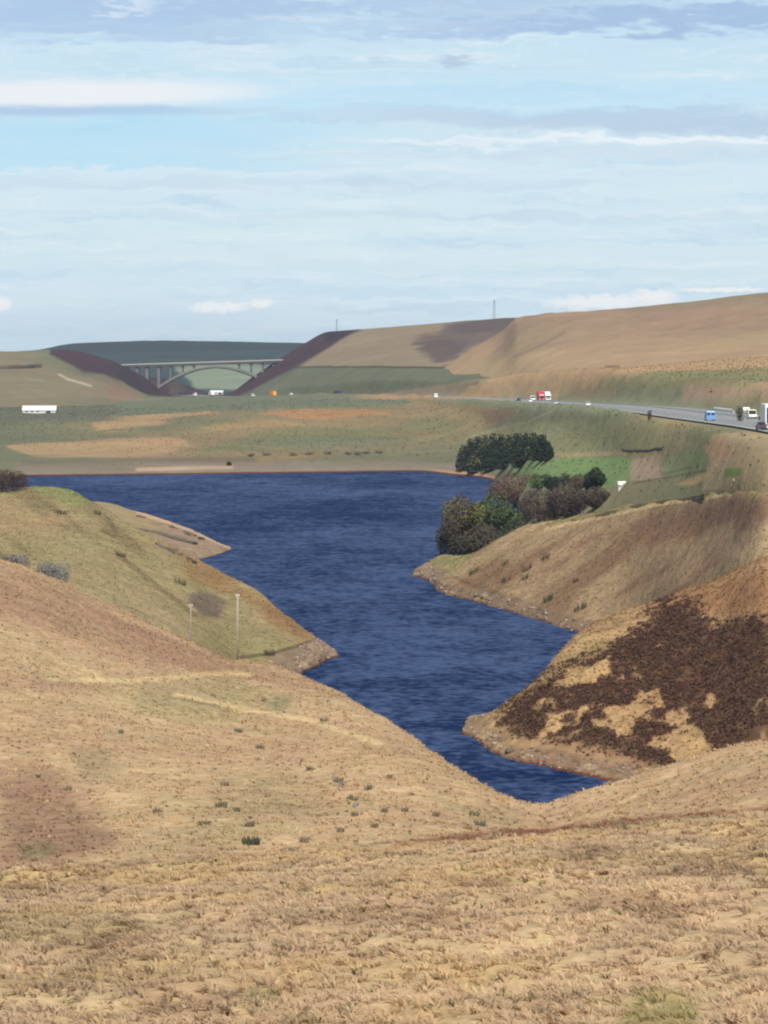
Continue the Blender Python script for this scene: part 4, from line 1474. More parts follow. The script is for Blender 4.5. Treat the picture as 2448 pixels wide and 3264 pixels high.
def barn(px, d, wpx, hw, hr, yaw, label, name='farm_shed', nwin=3):
    p = at_px(px, d)
    if name == 'hut':
        p = (p[0], p[1], p[2] - 0.6)
    L_ = wpx * d / F
    root = empty(name, p, yaw)
    tag(root, label, 'shed' if name == 'farm_shed' else 'hut')
    w = min(9.0, L_ * 0.7)
    MB().prism([(-w / 2, -2), (-w / 2, hw), (0, hw + hr), (w / 2, hw), (w / 2, -2)], -L_ / 2, L_ / 2).build('wall', M_RENDER, root)
    rf = MB()
    e = 0.35 if L_ > 6 else 0.12
    sl = hr / (w / 2)
    rf.prism([(-w / 2 - e, hw - e * sl + 0.02), (0, hw + hr + 0.02), (w / 2 + e, hw - e * sl + 0.02), (w / 2 + e, hw - e * sl + 0.2), (0, hw + hr + 0.2), (-w / 2 - e, hw - e * sl + 0.2)],
             -L_ / 2 - e, L_ / 2 + e)
    rf.build('roof', M_ROOFW, root)
    MB().box((L_ * 0.28, -w / 2 - 0.02, hw * 0.42), (min(2.6, L_ * .3), 0.08, hw * 0.84)).build('door', M_CHASS, root)
    for k in range(nwin):
        MB().box((-L_ * 0.38 + k * L_ * 0.17, -w / 2 - 0.02, hw * 0.6), (L_ * 0.08, 0.06, hw * 0.35)).build('window', M_GLASS, root)


barn(126, 1560, 104, 1.6, 2.3, math.radians(4), 'long low white shed on the moor at the far left')
barn(691, 2560, 40, 2.0, 1.6, 0.0, 'white shed beyond the bridge, framed by the arch')
barn(1982, far_d(1982, 1556), 24, 1.2, 0.6, 0.1, 'tiny white hut at the end of the track right of the brown trees', 'hut', 2)
barn(2378, far_d(2378, 1268), 20, 0.9, 0.7, 0.2, 'tiny white hut on the moor above the big white lorry', 'hut', 1)


def wall(patch_name, pts, h, th, label, m=M_STONE, cat='wall', name='drystone_wall', group=None, rough=1.0):
    """rough stone wall following the ground through the given bearings"""
    P = []
    for (x0, y0), (x1, y1) in zip(pts, pts[1:]):
        for t in np.linspace(0, 1, 10, endpoint=False):
            P.append(on_patch(patch_name, x0 + (x1 - x0) * t, y0 + (y1 - y0) * t))
    P.append(on_patch(patch_name, *pts[-1]))
    P = np.array(P)
    ker = np.array([.25, .5, .25])
    for _ in range(2):
        P[1:-1] = P[:-2] * .25 + P[1:-1] * .5 + P[2:] * .25
    org = P[0].copy()
    t = np.gradient(P, axis=0)
    t /= np.linalg.norm(t[:, :2], axis=1)[:, None] + 1e-9
    n = np.stack([t[:, 1], -t[:, 0]], 1)
    rows = []
    for (o, z) in ((-.5, -0.6), (-.42, .55), (-.34, 1.0), (.34, 1.0), (.42, .55), (.5, -0.6)):
        jit = RNG.uniform(-.12, .12, len(P)) * rough
        hz = h * (z if z < 0 else z * (1 + rough * RNG.uniform(-.22, .22, len(P))))
        rows.append(np.stack([P[:, 0] - org[0] + n[:, 0] * (o + jit) * th, P[:, 1] - org[1] + n[:, 1] * (o + jit) * th, P[:, 2] - org[2] + hz], 1))
    k = len(P)
    v = np.concatenate(rows)
    i = np.arange(k - 1)
    f = np.concatenate([np.stack([i + j * k, i + 1 + j * k, i + 1 + (j + 1) * k, i + (j + 1) * k], 1) for j in range(5)])
    cap = [[e + q * k for q in quad] for e in (0, k - 1) for quad in ((0, 1, 4, 5), (1, 2, 3, 4))]
    f = np.concatenate([f, np.array(cap)])
    o = np_mesh(name, v, f, m, loc=org)
    return tag(o, label, cat, group)


wall('far_moor', [(1985, 1434), (2050, 1434), (2115, 1430)], 0.32, 0.6, 'short dark stone wall across the field right of the dark plantation', M_DARKST)
wall('left_moor_hill', [(-20, 1176), (60, 1176), (132, 1170)], 2.6, 2.0, 'dark stone wall on the far left hilltop', M_DARKST)
wall('gravel_spit', [(440, 1648), (520, 1672), (600, 1705), (645, 1722)], 0.6, 1.3, 'dark tumbled wall along the outer side of the gravel spit', M_DARKST)
wall('gravel_spit', [(420, 1686), (500, 1700), (560, 1720), (625, 1737)], 0.6, 1.3, 'dark tumbled wall down the middle of the gravel spit', M_DARKST)
wall('left_hillside', [(500, 1738), (545, 1758), (600, 1785), (622, 1797)], 0.5, 1.1, 'dark broken wall where the hillside meets the gravel spit', M_DARKST)
wall('far_moor', [(2275, 1312), (2305, 1312), (2338, 1312)], 1.3, 0.6, 'low pale concrete wall beside the motorway right of the blue van', plain('concrete', (0.48, 0.46, 0.42), 0.8), name='concrete_wall', rough=0.1)
wall('right_hillside', [(1810, 1664), (1900, 1648), (2000, 1622), (2110, 1600), (2250, 1584)], 0.45, 0.9, 'low dark turf bank along the track on the brow', plain('turf_bank', C(120, 106, 70), 0.95), 'bank', 'turf_bank')


def pole(px, d, topy, label, base=None, thick=1.0):
    p = base or at_px(px, d)
    h = zy(p[1], topy) - p[2]
    root = empty('utility_pole', p)
    tag(root, label, 'pole', 'wooden poles on the left hillsides')
    k = thick
    MB().tube([(0, 0, -0.8), (0, 0, h * 0.5), (0.02, 0, h)], [0.12 * k, 0.11 * k, 0.09 * k], 10).build('shaft', M_WOOD, root, True)
    MB().box((0, 0, h - 0.35), (0.42, 0.09, 0.10)).build('crossarm', M_WOOD, root)
    for x in (-0.17, 0.17):
        MB().tube([(x, 0, h - 0.28), (x, 0, h - 0.16), (x, 0, h - 0.02)], [0.04, 0.07, 0.03], 8).build('insulator', M_PORC, root)


pole(757, 322, 1893, 'taller pale wooden pole standing on the crest of the near hillside')
pole(608, 335, 1925, 'shorter fainter wooden pole left of the taller one', thick=0.55)


def mast(px, d, topy, w, label):
    p = at_px(px, d)
    h = zy(d, topy) - p[2]
    root = empty('lattice_mast', p)
    tag(root, label, 'mast', 'masts on the skyline')
    for sx_ in (-1, 1):
        for sy_ in (-1, 1):
            MB().tube([(sx_ * w, sy_ * w, -1), (sx_ * w * .45, sy_ * w * .45, h)], 0.13, 6).build('leg', M_MAST, root)
    n = max(4, int(h / 2))
    for i in range(n):
        z0, z1 = h * i / n, h * (i + 1) / n
        w0, w1 = w * (1 - .55 * i / n), w * (1 - .55 * (i + 1) / n)
        m = MB()
        for s in (-1, 1):
            m.tube([(-w0, s * w0, z0), (w1, s * w1, z1)], 0.06, 4)
            m.tube([(s * w0, -w0, z0), (s * w1, w1, z1)], 0.06, 4)
        m.build('brace', M_MAST, root)
    for a in range(3):
        x, y = math.cos(a * 2.1) * w * .7, math.sin(a * 2.1) * w * .7
        MB().box((x, y, h - 0.8), (0.35, 0.35, 1.9), 0.04).build('antenna', M_MAST, root)


mast(1073, 2440, 1018, 0.5, 'thin short mast on the brow of the purple cutting slope')
mast(1575, 2345, 958, 0.95, 'taller lattice mast on the skyline at the dark gully')


# ------------------------------------------------------------------ trees and shrubs
def faces_cloud(centres, normals, size, aspect=1.0):
    """one quad for each centre; returns verts, faces"""
    n = len(centres)
    r = RNG.normal(size=(n, 3))
    u = np.cross(normals, r)
    u /= np.linalg.norm(u, axis=1)[:, None] + 1e-9
    w = np.cross(normals, u)
    w /= np.linalg.norm(w, axis=1)[:, None] + 1e-9
    s = (size * RNG.uniform(0.6, 1.35, n))[:, None]
    a = aspect
    v = np.stack([centres - u * s - w * s * a * .5, centres + u * s * .3 - w * s * a, centres + u * s + w * s * a * .4, centres - u * s * .2 + w * s * a], 1)
    return v.reshape(-1, 3), np.arange(4 * n).reshape(n, 4)


def crown_points(lobes, n, shell=0.55):
    vol = np.array([l[3] * l[4] * l[5] for l in lobes]) ** 0.8
    pick = RNG.choice(len(lobes), n, p=vol / vol.sum())
    L_ = np.array(lobes)[pick]
    d = RNG.normal(size=(n, 3))
    d /= np.linalg.norm(d, axis=1)[:, None]
    rad = (shell + (1 - shell) * RNG.random(n)) ** 0.6
    pts = L_[:, :3] + d * L_[:, 3:6] * rad[:, None]
    return pts, d, pick


def tree(name, px, d, topy, wpx, colours, label, cat='tree', group=None, n=2600, leaf=0.30, bare=False, kind='broad', base_drop=0.0, depth=1.0, sink=0.12):
    p = at_px(px, d)
    p = (p[0], p[1], p[2] - base_drop)
    h = zy(d, topy) - p[2]
    if h < 0.6:
        print('LOW TREE', label, d, p[2], h)
        h = 0.6
    w = wpx * d / F / 2
    root = empty(name, p, 0.0)
    tag(root, label, cat, group)
    tb = MB()
    lean = random.uniform(-.3, .3)
    if kind == 'conifer':
        tb.tube([(0, 0, -0.6), (0, 0, h * .5), (0, 0, h * .94)], [0.05 * h ** .9 * .5 + .08, 0.12, 0.03], 7)
    else:
        tb.tube([(0, 0, -0.8), (lean * .3, 0, h * .2), (lean, lean * .5, h * .45), (lean * 1.2, 0, h * .75)], [0.035 * h, 0.028 * h, 0.018 * h, 0.006 * h], 8)
        for k in range(7):
            a = k * 2.4 + random.random()
            z0 = h * random.uniform(.15, .5)
            r = w * random.uniform(.5, .8)
            tb.tube([(lean * .6, 0, z0), (r * .5 * math.cos(a), r * .5 * math.sin(a), z0 + h * .14), (r * math.cos(a), r * math.sin(a), z0 + h * random.uniform(.2, .34))],
                    [0.014 * h, 0.009 * h, 0.003 * h], 6)
    tb.build('trunk', M_BARK, root, True)
    lobes = []
    if kind == 'conifer':
        for k in range(9):
            t = k / 8
            r = w * (1.0 - 0.62 * t ** 2.0)
            for q in range(3):
                a = q * 2.1 + k * 1.3
                lobes.append((r * .35 * math.cos(a), r * .35 * math.sin(a), h * (0.10 + 0.84 * t), r * .75, r * .75, h * .10))
    elif kind == 'shrub':
        for k in range(9):
            a = k * 2.4
            r = w * (0.62 if k else 0)
            lobes.append((r * math.cos(a), r * math.sin(a) * depth, h * random.uniform(.28, .55), w * .46, w * .46 * depth, h * random.uniform(.34, .45)))
    else:
        lobes.append((0, 0, h * .50, w * .86, w * .86 * depth, h * .47) if bare else (0, 0, h * .60, w * .6, w * .6 * depth, h * .36))
        for k in range(15):
            a = k * 2.4
            r = w * random.uniform(.45, .72)
            zc = h * random.uniform(sink + .08, .92 - .42 * r / w)
            s = random.uniform(.28, .42)
            lobes.append((r * math.cos(a), r * math.sin(a) * depth, zc, w * s, w * s, h * s * .55))
    n, leaf = int(n * 1.45), leaf * 0.8
    pts, nr, pick = crown_points(lobes, n)
    pts[:, 2] = np.clip(pts[:, 2], h * 0.03, h * 1.02)
    nrm_ = nr + RNG.normal(size=nr.shape) * 0.5
    nrm_ /= np.linalg.norm(nrm_, axis=1)[:, None]
    if bare:
        v, f = faces_cloud(pts, nrm_, leaf * 1.25, 0.28)
    else:
        v, f = faces_cloud(pts, nrm_, leaf, 0.8)
    cs = np.array(colours)
    lobe_tone = RNG.integers(0, len(cs), len(lobes))
    sel = np.where(RNG.random(n) < 0.65, lobe_tone[pick], RNG.integers(0, len(cs), n))
    cc = cs[sel] * RNG.uniform(0.75, 1.25, (n, 1))
    np_mesh('crown', v, f, M_LEAF, root, colour=np.repeat(cc, 4, axis=0))
    return root


M_BARK = plain('bark', (0.07, 0.055, 0.045), 0.9, 0, 0.25, 2.0)
DKGREEN = [(0.020, 0.030, 0.022), (0.028, 0.040, 0.026), (0.042, 0.052, 0.030)]
GREEN = [(0.078, 0.108, 0.040), (0.110, 0.142, 0.055), (0.058, 0.078, 0.034)]
OLIVE = [(0.155, 0.140, 0.050), (0.105, 0.108, 0.042), (0.120, 0.090, 0.046)]
REDBROWN = [(0.150, 0.095, 0.066), (0.180, 0.115, 0.078), (0.120, 0.078, 0.058)]
BROWN = [(0.088, 0.064, 0.050), (0.112, 0.080, 0.062), (0.066, 0.050, 0.042)]
DARKBR = [(0.072, 0.060, 0.042), (0.054, 0.054, 0.036), (0.088, 0.070, 0.048)]

G_TREES = 'trees on the right bank'
tree('broadleaf_tree', 1580, 690, 1560, 205, GREEN, 'big green rounded tree in the middle of the near clump', group=G_TREES, n=5600, leaf=0.32)
tree('broadleaf_tree', 1470, 676, 1564, 160, OLIVE, 'olive tree leaning over the water, leftmost of the near clump', group=G_TREES, n=4600, leaf=0.30, base_drop=0.5)
tree('broadleaf_tree', 1428, 668, 1630, 90, DARKBR, 'low dark brown tree at the water edge under the olive tree', group=G_TREES, n=2400, leaf=0.25, base_drop=0.4)
tree('broadleaf_tree', 1540, 650, 1655, 190, DARKBR, 'low dark tree in front of the big green tree', group=G_TREES, n=4400, leaf=0.27, base_drop=1.5)
tree('broadleaf_tree', 1650, 668, 1640, 130, [GREEN[2], DARKBR[0], DARKBR[1]], 'dark green tree at the right foot of the big green tree', group=G_TREES, n=3400, leaf=0.28)
tree('bare_tree', 1640, far_d(1640, 1645), 1500, 215, REDBROWN, 'large reddish brown leafless tree behind the big green tree', group=G_TREES, n=5600, leaf=0.36, bare=True)
tree('bare_tree', 1716, far_d(1716, 1690), 1548, 150, [REDBROWN[2], BROWN[1], BROWN[0]], 'greyish brown leafless tree between the reddish and the dark rounded tree', group=G_TREES, n=4600, leaf=0.32, bare=True)
tree('bare_tree', 1808, far_d(1808, 1665), 1528, 150, BROWN, 'dark purplish brown rounded tree at the right of the near clump', group=G_TREES, n=6000, leaf=0.32, bare=True)
tree('bare_tree', 1900, far_d(1900, 1622), 1546, 95, BROWN, 'small brown leafless tree, rightmost of the near clump', group=G_TREES, n=3000, leaf=0.28, bare=True)
tree('pine_tree', 1724, far_d(1724, 1556), 1500, 75, GREEN, 'small green pine peeping over the reddish brown tree', group=G_TREES, n=1700, leaf=0.26, kind='shrub')
tree('pine_tree', 1762, far_d(1762, 1560), 1512, 60, DKGREEN, 'small dark pine right of the small green pine', group=G_TREES, n=1400, leaf=0.26, kind='shrub')
tree('bare_tree', 1800, far_d(1800, 1548), 1504, 36, DARKBR, 'thin dark sapling above the dark rounded tree', group=G_TREES, n=800, leaf=0.22, bare=True)
tree('bare_tree', 1846, far_d(1846, 1560), 1508, 84, [BROWN[1], OLIVE[2], BROWN[0]], 'low brownish tree left of the tall dark green one', group=G_TREES, n=1900, leaf=0.26, bare=True)
tree('broadleaf_tree', 1898, far_d(1898, 1568), 1484, 78, DKGREEN, 'dark green upright tree standing behind at the right of the near clump', group=G_TREES, n=2600, leaf=0.26)

G_PLANT = 'dark conifers of the far plantation'
PL = [(1478, 1500, 1420, 56), (1500, 1496, 1400, 60), (1522, 1492, 1393, 62), (1545, 1490, 1388, 64), (1570, 1486, 1385, 66), (1596, 1482, 1384, 66), (1622, 1480, 1388, 68),
      (1648, 1476, 1384, 70), (1676, 1474, 1382, 72), (1702, 1472, 1380, 74), (1728, 1470, 1388, 66), (1746, 1470, 1408, 44),
      (1512, 1508, 1438, 56), (1560, 1506, 1425, 64), (1610, 1500, 1420, 66), (1660, 1492, 1415, 66)]
ORD = ['first', 'second', 'third', 'fourth', 'fifth', 'sixth', 'seventh', 'eighth', 'ninth', 'tenth', 'eleventh', 'twelfth']
for k, (px, by, ty, w) in enumerate(PL):
    d = far_d(px, by)
    if k == 0:
        lb = 'dark conifer at the left end of the plantation'
    elif k < 11:
        lb = ORD[k] + ' dark conifer from the left in the back row of the plantation'
    elif k == 11:
        lb = 'lower dark conifer at the right end of the plantation'
    else:
        lb = ORD[k - 12] + ' dark conifer from the left in the front row of the plantation'
    tree('conifer', px, d, ty, w, DKGREEN if k % 3 else [DKGREEN[2], OLIVE[1], DKGREEN[0]], lb, group=G_PLANT, n=1100, leaf=0.42, kind='conifer')

G_SHRUB = 'shrubs along the far shore'
for k, (px, py, w) in enumerate([(800, 1455, 26), (850, 1452, 30), (935, 1452, 26), (985, 1450, 34), (1045, 1448, 30), (1110, 1450, 24), (1140, 1450, 26), (1168, 1447, 24), (1208, 1446, 28)]):
    p = on_patch('far_moor', px, py)
    tree('shrub', px, p[1], py - 12, w * 1.0, [(0.18, 0.165, 0.115), (0.14, 0.135, 0.09), (0.16, 0.135, 0.10)], ORD[k] + ' dark shrub from the left in the row above the far shore', 'shrub', G_SHRUB, n=200, leaf=0.30, kind='shrub', bare=True)
p = on_patch('far_moor', 730, 1484)
tree('shrub', 730, p[1], 1468, 16, DKGREEN, 'small dark shrub at the right end of the pale shingle on the far shore', 'shrub', G_SHRUB, n=160, leaf=0.3, kind='shrub')
tree('shrub', 20, 690, 1490, 150, [(0.075, 0.045, 0.035), (0.095, 0.06, 0.045), (0.06, 0.04, 0.034)], 'dark brown bush at the left edge above the reservoir', 'bush', n=3200, leaf=0.26, kind='shrub', bare=True)
GREYB = [(0.20, 0.20, 0.175), (0.24, 0.235, 0.205), (0.16, 0.16, 0.14)]
tree('shrub', 35, 404, 1758, 120, [(0.18, 0.155, 0.14), (0.22, 0.20, 0.18), (0.14, 0.12, 0.11)], 'greyish pink leafless thicket at the left edge of the hillside', 'bush', 'grey thickets on the left hillside', n=2600, leaf=0.14, kind='shrub', bare=True)
tree('shrub', 166, 410, 1782, 122, GREYB, 'grey-green leafless thicket right of the pinkish one', 'bush', 'grey thickets on the left hillside', n=3000, leaf=0.14, kind='shrub', bare=True)
p = on_patch('left_hillside', 175, 1885)
tree('shrub', 175, p[1], 1862, 60, DARKBR, 'small dark shrub below the grey-green thicket', 'shrub', n=700, leaf=0.14, kind='shrub', bare=True)
tree('shrub', 2358, 655, 1288, 24, DARKBR, 'dark shrub right of the concrete wall by the motorway', 'shrub', n=300, leaf=0.16, kind='shrub')
tree('shrub', 2070, 720, 1300, 16, DARKBR, 'small dark shrub on the motorway verge left of the blue van', 'shrub', n=200, leaf=0.14, kind='shrub')
tree('shrub', 2268, far_d(2268, 1270), 1252, 14, DARKBR, 'small thin shrub on the reddish slope above the blue van', 'shrub', n=160, leaf=0.14, kind='shrub')

# ------------------------------------------------------------------ moor grass, heather and stones


def sample_patch(name, n, pxr, dr, weight=None):
    """random points on a hillside, even by area, inside a bearing and distance range"""
    P = PATCHES[name]
    X, Y, Zz = P['X'], P['Y'], P['Z']
    a = np.stack([X[:-1, 1:] - X[:-1, :-1], Y[:-1, 1:] - Y[:-1, :-1]], -1)
    b = np.stack([X[1:, :-1] - X[:-1, :-1], Y[1:, :-1] - Y[:-1, :-1]], -1)
    ar = np.abs(a[..., 0] * b[..., 1] - a[..., 1] * b[..., 0])
    ok = (P['PX'][:-1, :-1] >= pxr[0]) & (P['PX'][:-1, :-1] <= pxr[1]) & (Y[:-1, :-1] >= dr[0]) & (Y[:-1, :-1] <= dr[1])
    ar = ar * ok
    if weight is not None:
        ar = ar * weight[:-1, :-1]
    w = ar.ravel() / ar.sum()
    k = RNG.choice(len(w), n, p=w)
    i, j = np.unravel_index(k, ar.shape)
    s, t = RNG.random(n), RNG.random(n)

    def bi(G):
        s_ = s if G.ndim == 2 else s[:, None]
        t_ = t if G.ndim == 2 else t[:, None]
        return (G[i, j] * (1 - s_) + G[i, j + 1] * s_) * (1 - t_) + (G[i + 1, j] * (1 - s_) + G[i + 1, j + 1] * s_) * t_
    return np.stack([bi(X), bi(Y), bi(Zz)], 1), bi(P['col']), float(ar.sum())


def tussocks(name, pts, cols, scale, blades, label, mat=M_GRASS, wid=0.035, spread=0.75, droop=0.5, tall=1.0):
    """straw tussocks: bent blades leaning outwards, all one mass"""
    n = len(pts)
    B = blades
    ang = RNG.random((n, B)) * 2 * math.pi
    lean = RNG.uniform(0.15, 1.0, (n, B)) * spread
    sc = scale * RNG.uniform(0.55, 1.35, (n, 1))
    wind = np.array([-0.35, 0.15])
    ca, sa = np.cos(ang), np.sin(ang)
    r0 = RNG.uniform(0, .22, (n, B))
    bx_, by_ = ca * r0 * sc, sa * r0 * sc
    mx_ = bx_ + (ca * lean * .5 + wind[0] * .3) * sc
    my_ = by_ + (sa * lean * .5 + wind[1] * .3) * sc
    mz_ = sc * tall * RNG.uniform(.45, .75, (n, B))
    tx_ = bx_ + (ca * lean * 1.1 + wind[0]) * sc
    ty_ = by_ + (sa * lean * 1.1 + wind[1]) * sc
    tz_ = mz_ + sc * tall * (.45 - droop * lean * .6)
    px_, py_ = -sa * wid * sc / scale, ca * wid * sc / scale
    z0 = np.full_like(bx_, -0.05)
    v = np.stack([np.stack([bx_ - px_, by_ - py_, z0], -1), np.stack([bx_ + px_, by_ + py_, z0], -1),
                  np.stack([mx_ + px_ * .8, my_ + py_ * .8, mz_], -1), np.stack([mx_ - px_ * .8, my_ - py_ * .8, mz_], -1),
                  np.stack([tx_, ty_, tz_], -1)], 2)              # n, B, 5, 3
    v = v + pts[:, None, None, :]
    base = (np.arange(n * B) * 5)[:, None]
    f = np.concatenate([base + np.array([0, 1, 2]), base + np.array([0, 2, 3]), base + np.array([3, 2, 4])])
    c = cols[:, None, :] * RNG.uniform(0.88, 1.14, (n, B, 1))
    cc = np.repeat(c.reshape(n * B, 1, 3), 5, axis=1).reshape(-1, 3)
    o = np_mesh(name, v.reshape(-1, 3), f, mat, colour=np.clip(cc, 0, .8))
    return tag(o, label, None, None, 'stuff')


def jitter_col(c, n, light=0.3, dark=0.2, green=0.05, lift=1.12):
    c = c * lift
    r = RNG.random(n)
    c = np.where((r < light)[:, None], np.array(C(218, 190, 142)) * RNG.uniform(.85, 1.1, (n, 1)), c)
    c = np.where(((r > light) & (r < light + dark))[:, None], np.array(C(150, 120, 84)) * RNG.uniform(.8, 1.15, (n, 1)), c)
    c = np.where((r > 1 - green)[:, None], np.array(C(140, 132, 78)) * RNG.uniform(.8, 1.1, (n, 1)), c)
    return c


NF = 21000
pts, cols, ar = sample_patch('foreground_moor', NF, (-250, 2700), (54, 134))
clump = fbm(pts[:, 0], pts[:, 1], 2.2, 3, 180)
keep = clump > -2.0
pts, cols, clump = pts[keep], cols[keep], clump[keep]
cols = jitter_col(cols, len(pts), 0.12, 0.03, 0.005, 1.25) * np.array([1.24, 1.28, 1.46])
cols = cols * (1 + 0.16 * fbm(pts[:, 0], pts[:, 1], 1.6, 3, 181) + 0.16 * fbm(pts[:, 0] + pts[:, 1] * .3, pts[:, 1] * .5, 7, 3, 182))[:, None]
tussocks('moor_grass', pts, cols, 0.27, 7, 'straw coloured tussock grass over the whole foreground', wid=0.032, spread=1.25, tall=0.6)
NN = 25000
pts, cols, ar = sample_patch('near_hillside', NN, (-150, 2600), (138, 335))
cols = jitter_col(cols, len(pts), 0.10, 0.03, 0.02, 1.2) * np.array([1.36, 1.36, 1.42])
cols = cols * (1 + 0.16 * fbm(pts[:, 0], pts[:, 1], 5, 3, 183))[:, None]
tussocks('hill_grass', pts, cols, 0.28, 4, 'straw grass over the near hillside', wid=0.04, spread=1.1, tall=0.55)
for nm, n, pxr, dr, lb in (('right_hillside', 7000, (1330, 2520), (370, 640), 'tufted grass on the right hillside'),
                           ('left_hillside', 7000, (-60, 1060), (400, 700), 'tufted grass on the left hillside'),
                           ('heather_hill', 5000, (1560, 2520), (305, 410), 'tufted grass on the heather hill')):
    P = PATCHES[nm]
    wgt = sstep(P['Z'], 1.8, 2.6)
    if nm == 'heather_hill':
        wgt = wgt * (1 - heather_amount(P['X'], P['Y'], P['PX'], P['PY']))
    pts, cols, ar = sample_patch(nm, n, pxr, dr, wgt)
    cols = cols * RNG.uniform(1.25, 1.8, (n, 1))
    tussocks('hill_grass', pts, cols, 0.30, 4, lb, wid=0.06, tall=0.6, spread=1.0)

P = PATCHES['far_moor']
wgt = sstep(P['Z'], 2.5, 4.0) * (1 - sstep(P['Y'], 900, 1900) * 0.6) * (np.abs(P['X'] - np.interp(P['Y'], ROADF[:, 1], ROADF[:, 0])) > 18)
pts, cols, ar = sample_patch('far_moor', 9000, (-60, 2520), (430, 1700), wgt)
cols = cols * RNG.uniform(1.1, 1.9, (9000, 1))
tussocks('far_rushes', pts, cols, 0.5, 3, 'rushes and rough grass scattered over the far moor', wid=0.16, tall=0.8, spread=1.0)

# heather
P = PATCHES['heather_hill']
wgt = heather_amount(P['X'], P['Y'], P['PX'], P['PY']) * sstep(P['Z'], 1.2, 2.2)
NH = 7500
pts, cols, ar = sample_patch('heather_hill', NH, (1540, 2540), (320, 412), wgt)
q = 10
ctr = RNG.normal(size=(NH, q, 3))
ctr /= np.linalg.norm(ctr, axis=2)[..., None]
ctr[..., 2] = np.abs(ctr[..., 2])
sc = RNG.uniform(.16, .60, (NH, 1, 1))
cpos = pts[:, None, :] + ctr * sc * np.array([1, 1, .75]) * RNG.uniform(.6, 1, (NH, q, 1))
HC_ = np.array([(0.062, 0.032, 0.024), (0.084, 0.042, 0.030), (0.048, 0.033, 0.022), (0.072, 0.050, 0.033), (0.066, 0.033, 0.027), (0.085, 0.060, 0.040)])
hc = HC_[RNG.integers(0, 6, NH)][:, None, :] * RNG.uniform(.72, 1.15, (NH, q, 1)) * np.array([1.08, 0.96, 0.92])
v, f_ = faces_cloud(cpos.reshape(-1, 3), ctr.reshape(-1, 3), 0.115, 0.8)
tag(np_mesh('heather', v, f_, M_HEATHER, colour=np.repeat(hc.reshape(-1, 3), 4, axis=0)), 'dark brown heather spread over the right-hand hill', None, None, 'stuff')

# stones of the drawdown zone
ICO = bmesh.new()
bmesh.ops.create_icosphere(ICO, subdivisions=1, radius=1.0)
IV = np.array([v_.co[:] for v_ in ICO.verts])
IF = np.array([[v_.index for v_ in f2.verts] for f2 in ICO.faces])
ICO.free()


def stones(name, patch_name, n, pxr, zr, size, tones, label):
    P = PATCHES[patch_name]
    wgt = ((P['Z'] > zr[0]) & (P['Z'] < zr[1])).astype(float)
    pts, cols, ar = sample_patch(patch_name, n, pxr, (200, 1300), wgt)
    s = size * np.exp(RNG.normal(0, .45, (n, 1, 1)))
    v = IV[None] * (1 + RNG.uniform(-.25, .25, (n, len(IV), 1))) * s * np.array([1.2, 1, .65])
    v = v + pts[:, None, :]
    f = (IF[None] + (np.arange(n) * len(IV))[:, None, None]).reshape(-1, 3)
    t = np.array(tones)[RNG.integers(0, len(tones), n)] * RNG.uniform(.8, 1.2, (n, 1))
    tag(np_mesh(name, v.reshape(-1, 3), f, M_ROCK, colour=np.repeat(t, len(IV), axis=0)), label, None, None, 'stuff')


M_ROCK = ground_mat('shore_rock', (1.0, 0.3, 0.1), (0.1, 0.1, 0.1), 0.4, 0.2, 0.05, 0.02)
TONES = [(0.175, 0.130, 0.092), (0.21, 0.158, 0.112), (0.11, 0.08, 0.056), (0.27, 0.21, 0.155)]
stones('shore_stones', 'heather_hill', 1300, (1470, 2100), (-0.1, 1.2), 0.12, TONES, 'stones along the shore below the heather hill')
stones('shore_stones', 'right_hillside', 1300, (1300, 1900), (-0.1, 1.7), 0.15, TONES, 'stones along the shore below the right hillside')
stones('shore_stones', 'left_hillside', 800, (800, 1085), (-0.1, 1.6), 0.14, TONES, 'stones round the point of the left hillside')
stones('shore_stones', 'gravel_spit', 400, (430, 740), (-0.1, 1.0), 0.13, TONES, 'stones on the gravel spit')


# ------------------------------------------------------------------ single rush clumps, boulders and peat hags
def rush(px, py, wpx, patch_name, label, colour, name='rush_clump', cat='rush clump', group='dark rush clumps on the near hillside', tall=0.38):
    p = on_patch(patch_name, px, py)
    w = wpx * p[1] / F / 2 * 0.85
    n = int(22 + wpx * 0.9)
    ang = RNG.random(n) * 6.283
    rad = np.sqrt(RNG.random(n)) * w
    x, y = np.cos(ang) * rad, np.sin(ang) * rad * 1.2
    h = tall * RNG.uniform(.6, 1.2, n) * min(1.4, 0.6 + w)
    lx, ly = np.cos(ang) * .25 * h + RNG.normal(0, .06, n), np.sin(ang) * .25 * h
    bw = 0.05
    t = RNG.random(n) * 3.14
    dx, dy = np.cos(t) * bw, np.sin(t) * bw
    g = np.array([patch_z(patch_name, p[0] + a, p[1] + b) - p[2] for a, b in zip(x, y)])
    g = np.where(np.abs(g) > 5, 0, g) - .06
    v = np.stack([np.stack([x - dx, y - dy, g], 1), np.stack([x + dx, y + dy, g], 1), np.stack([x + lx + dx * .5, y + ly + dy * .5, g + h], 1), np.stack([x + lx - dx * .5, y + ly - dy * .5, g + h], 1)], 1)
    cc = np.array(colour) * RNG.uniform(.7, 1.3, (n, 1))
    o = np_mesh(name, v.reshape(-1, 3), np.arange(4 * n).reshape(n, 4), M_LEAF, colour=np.repeat(cc, 4, axis=0), loc=p)
    return tag(o, label, cat, group)


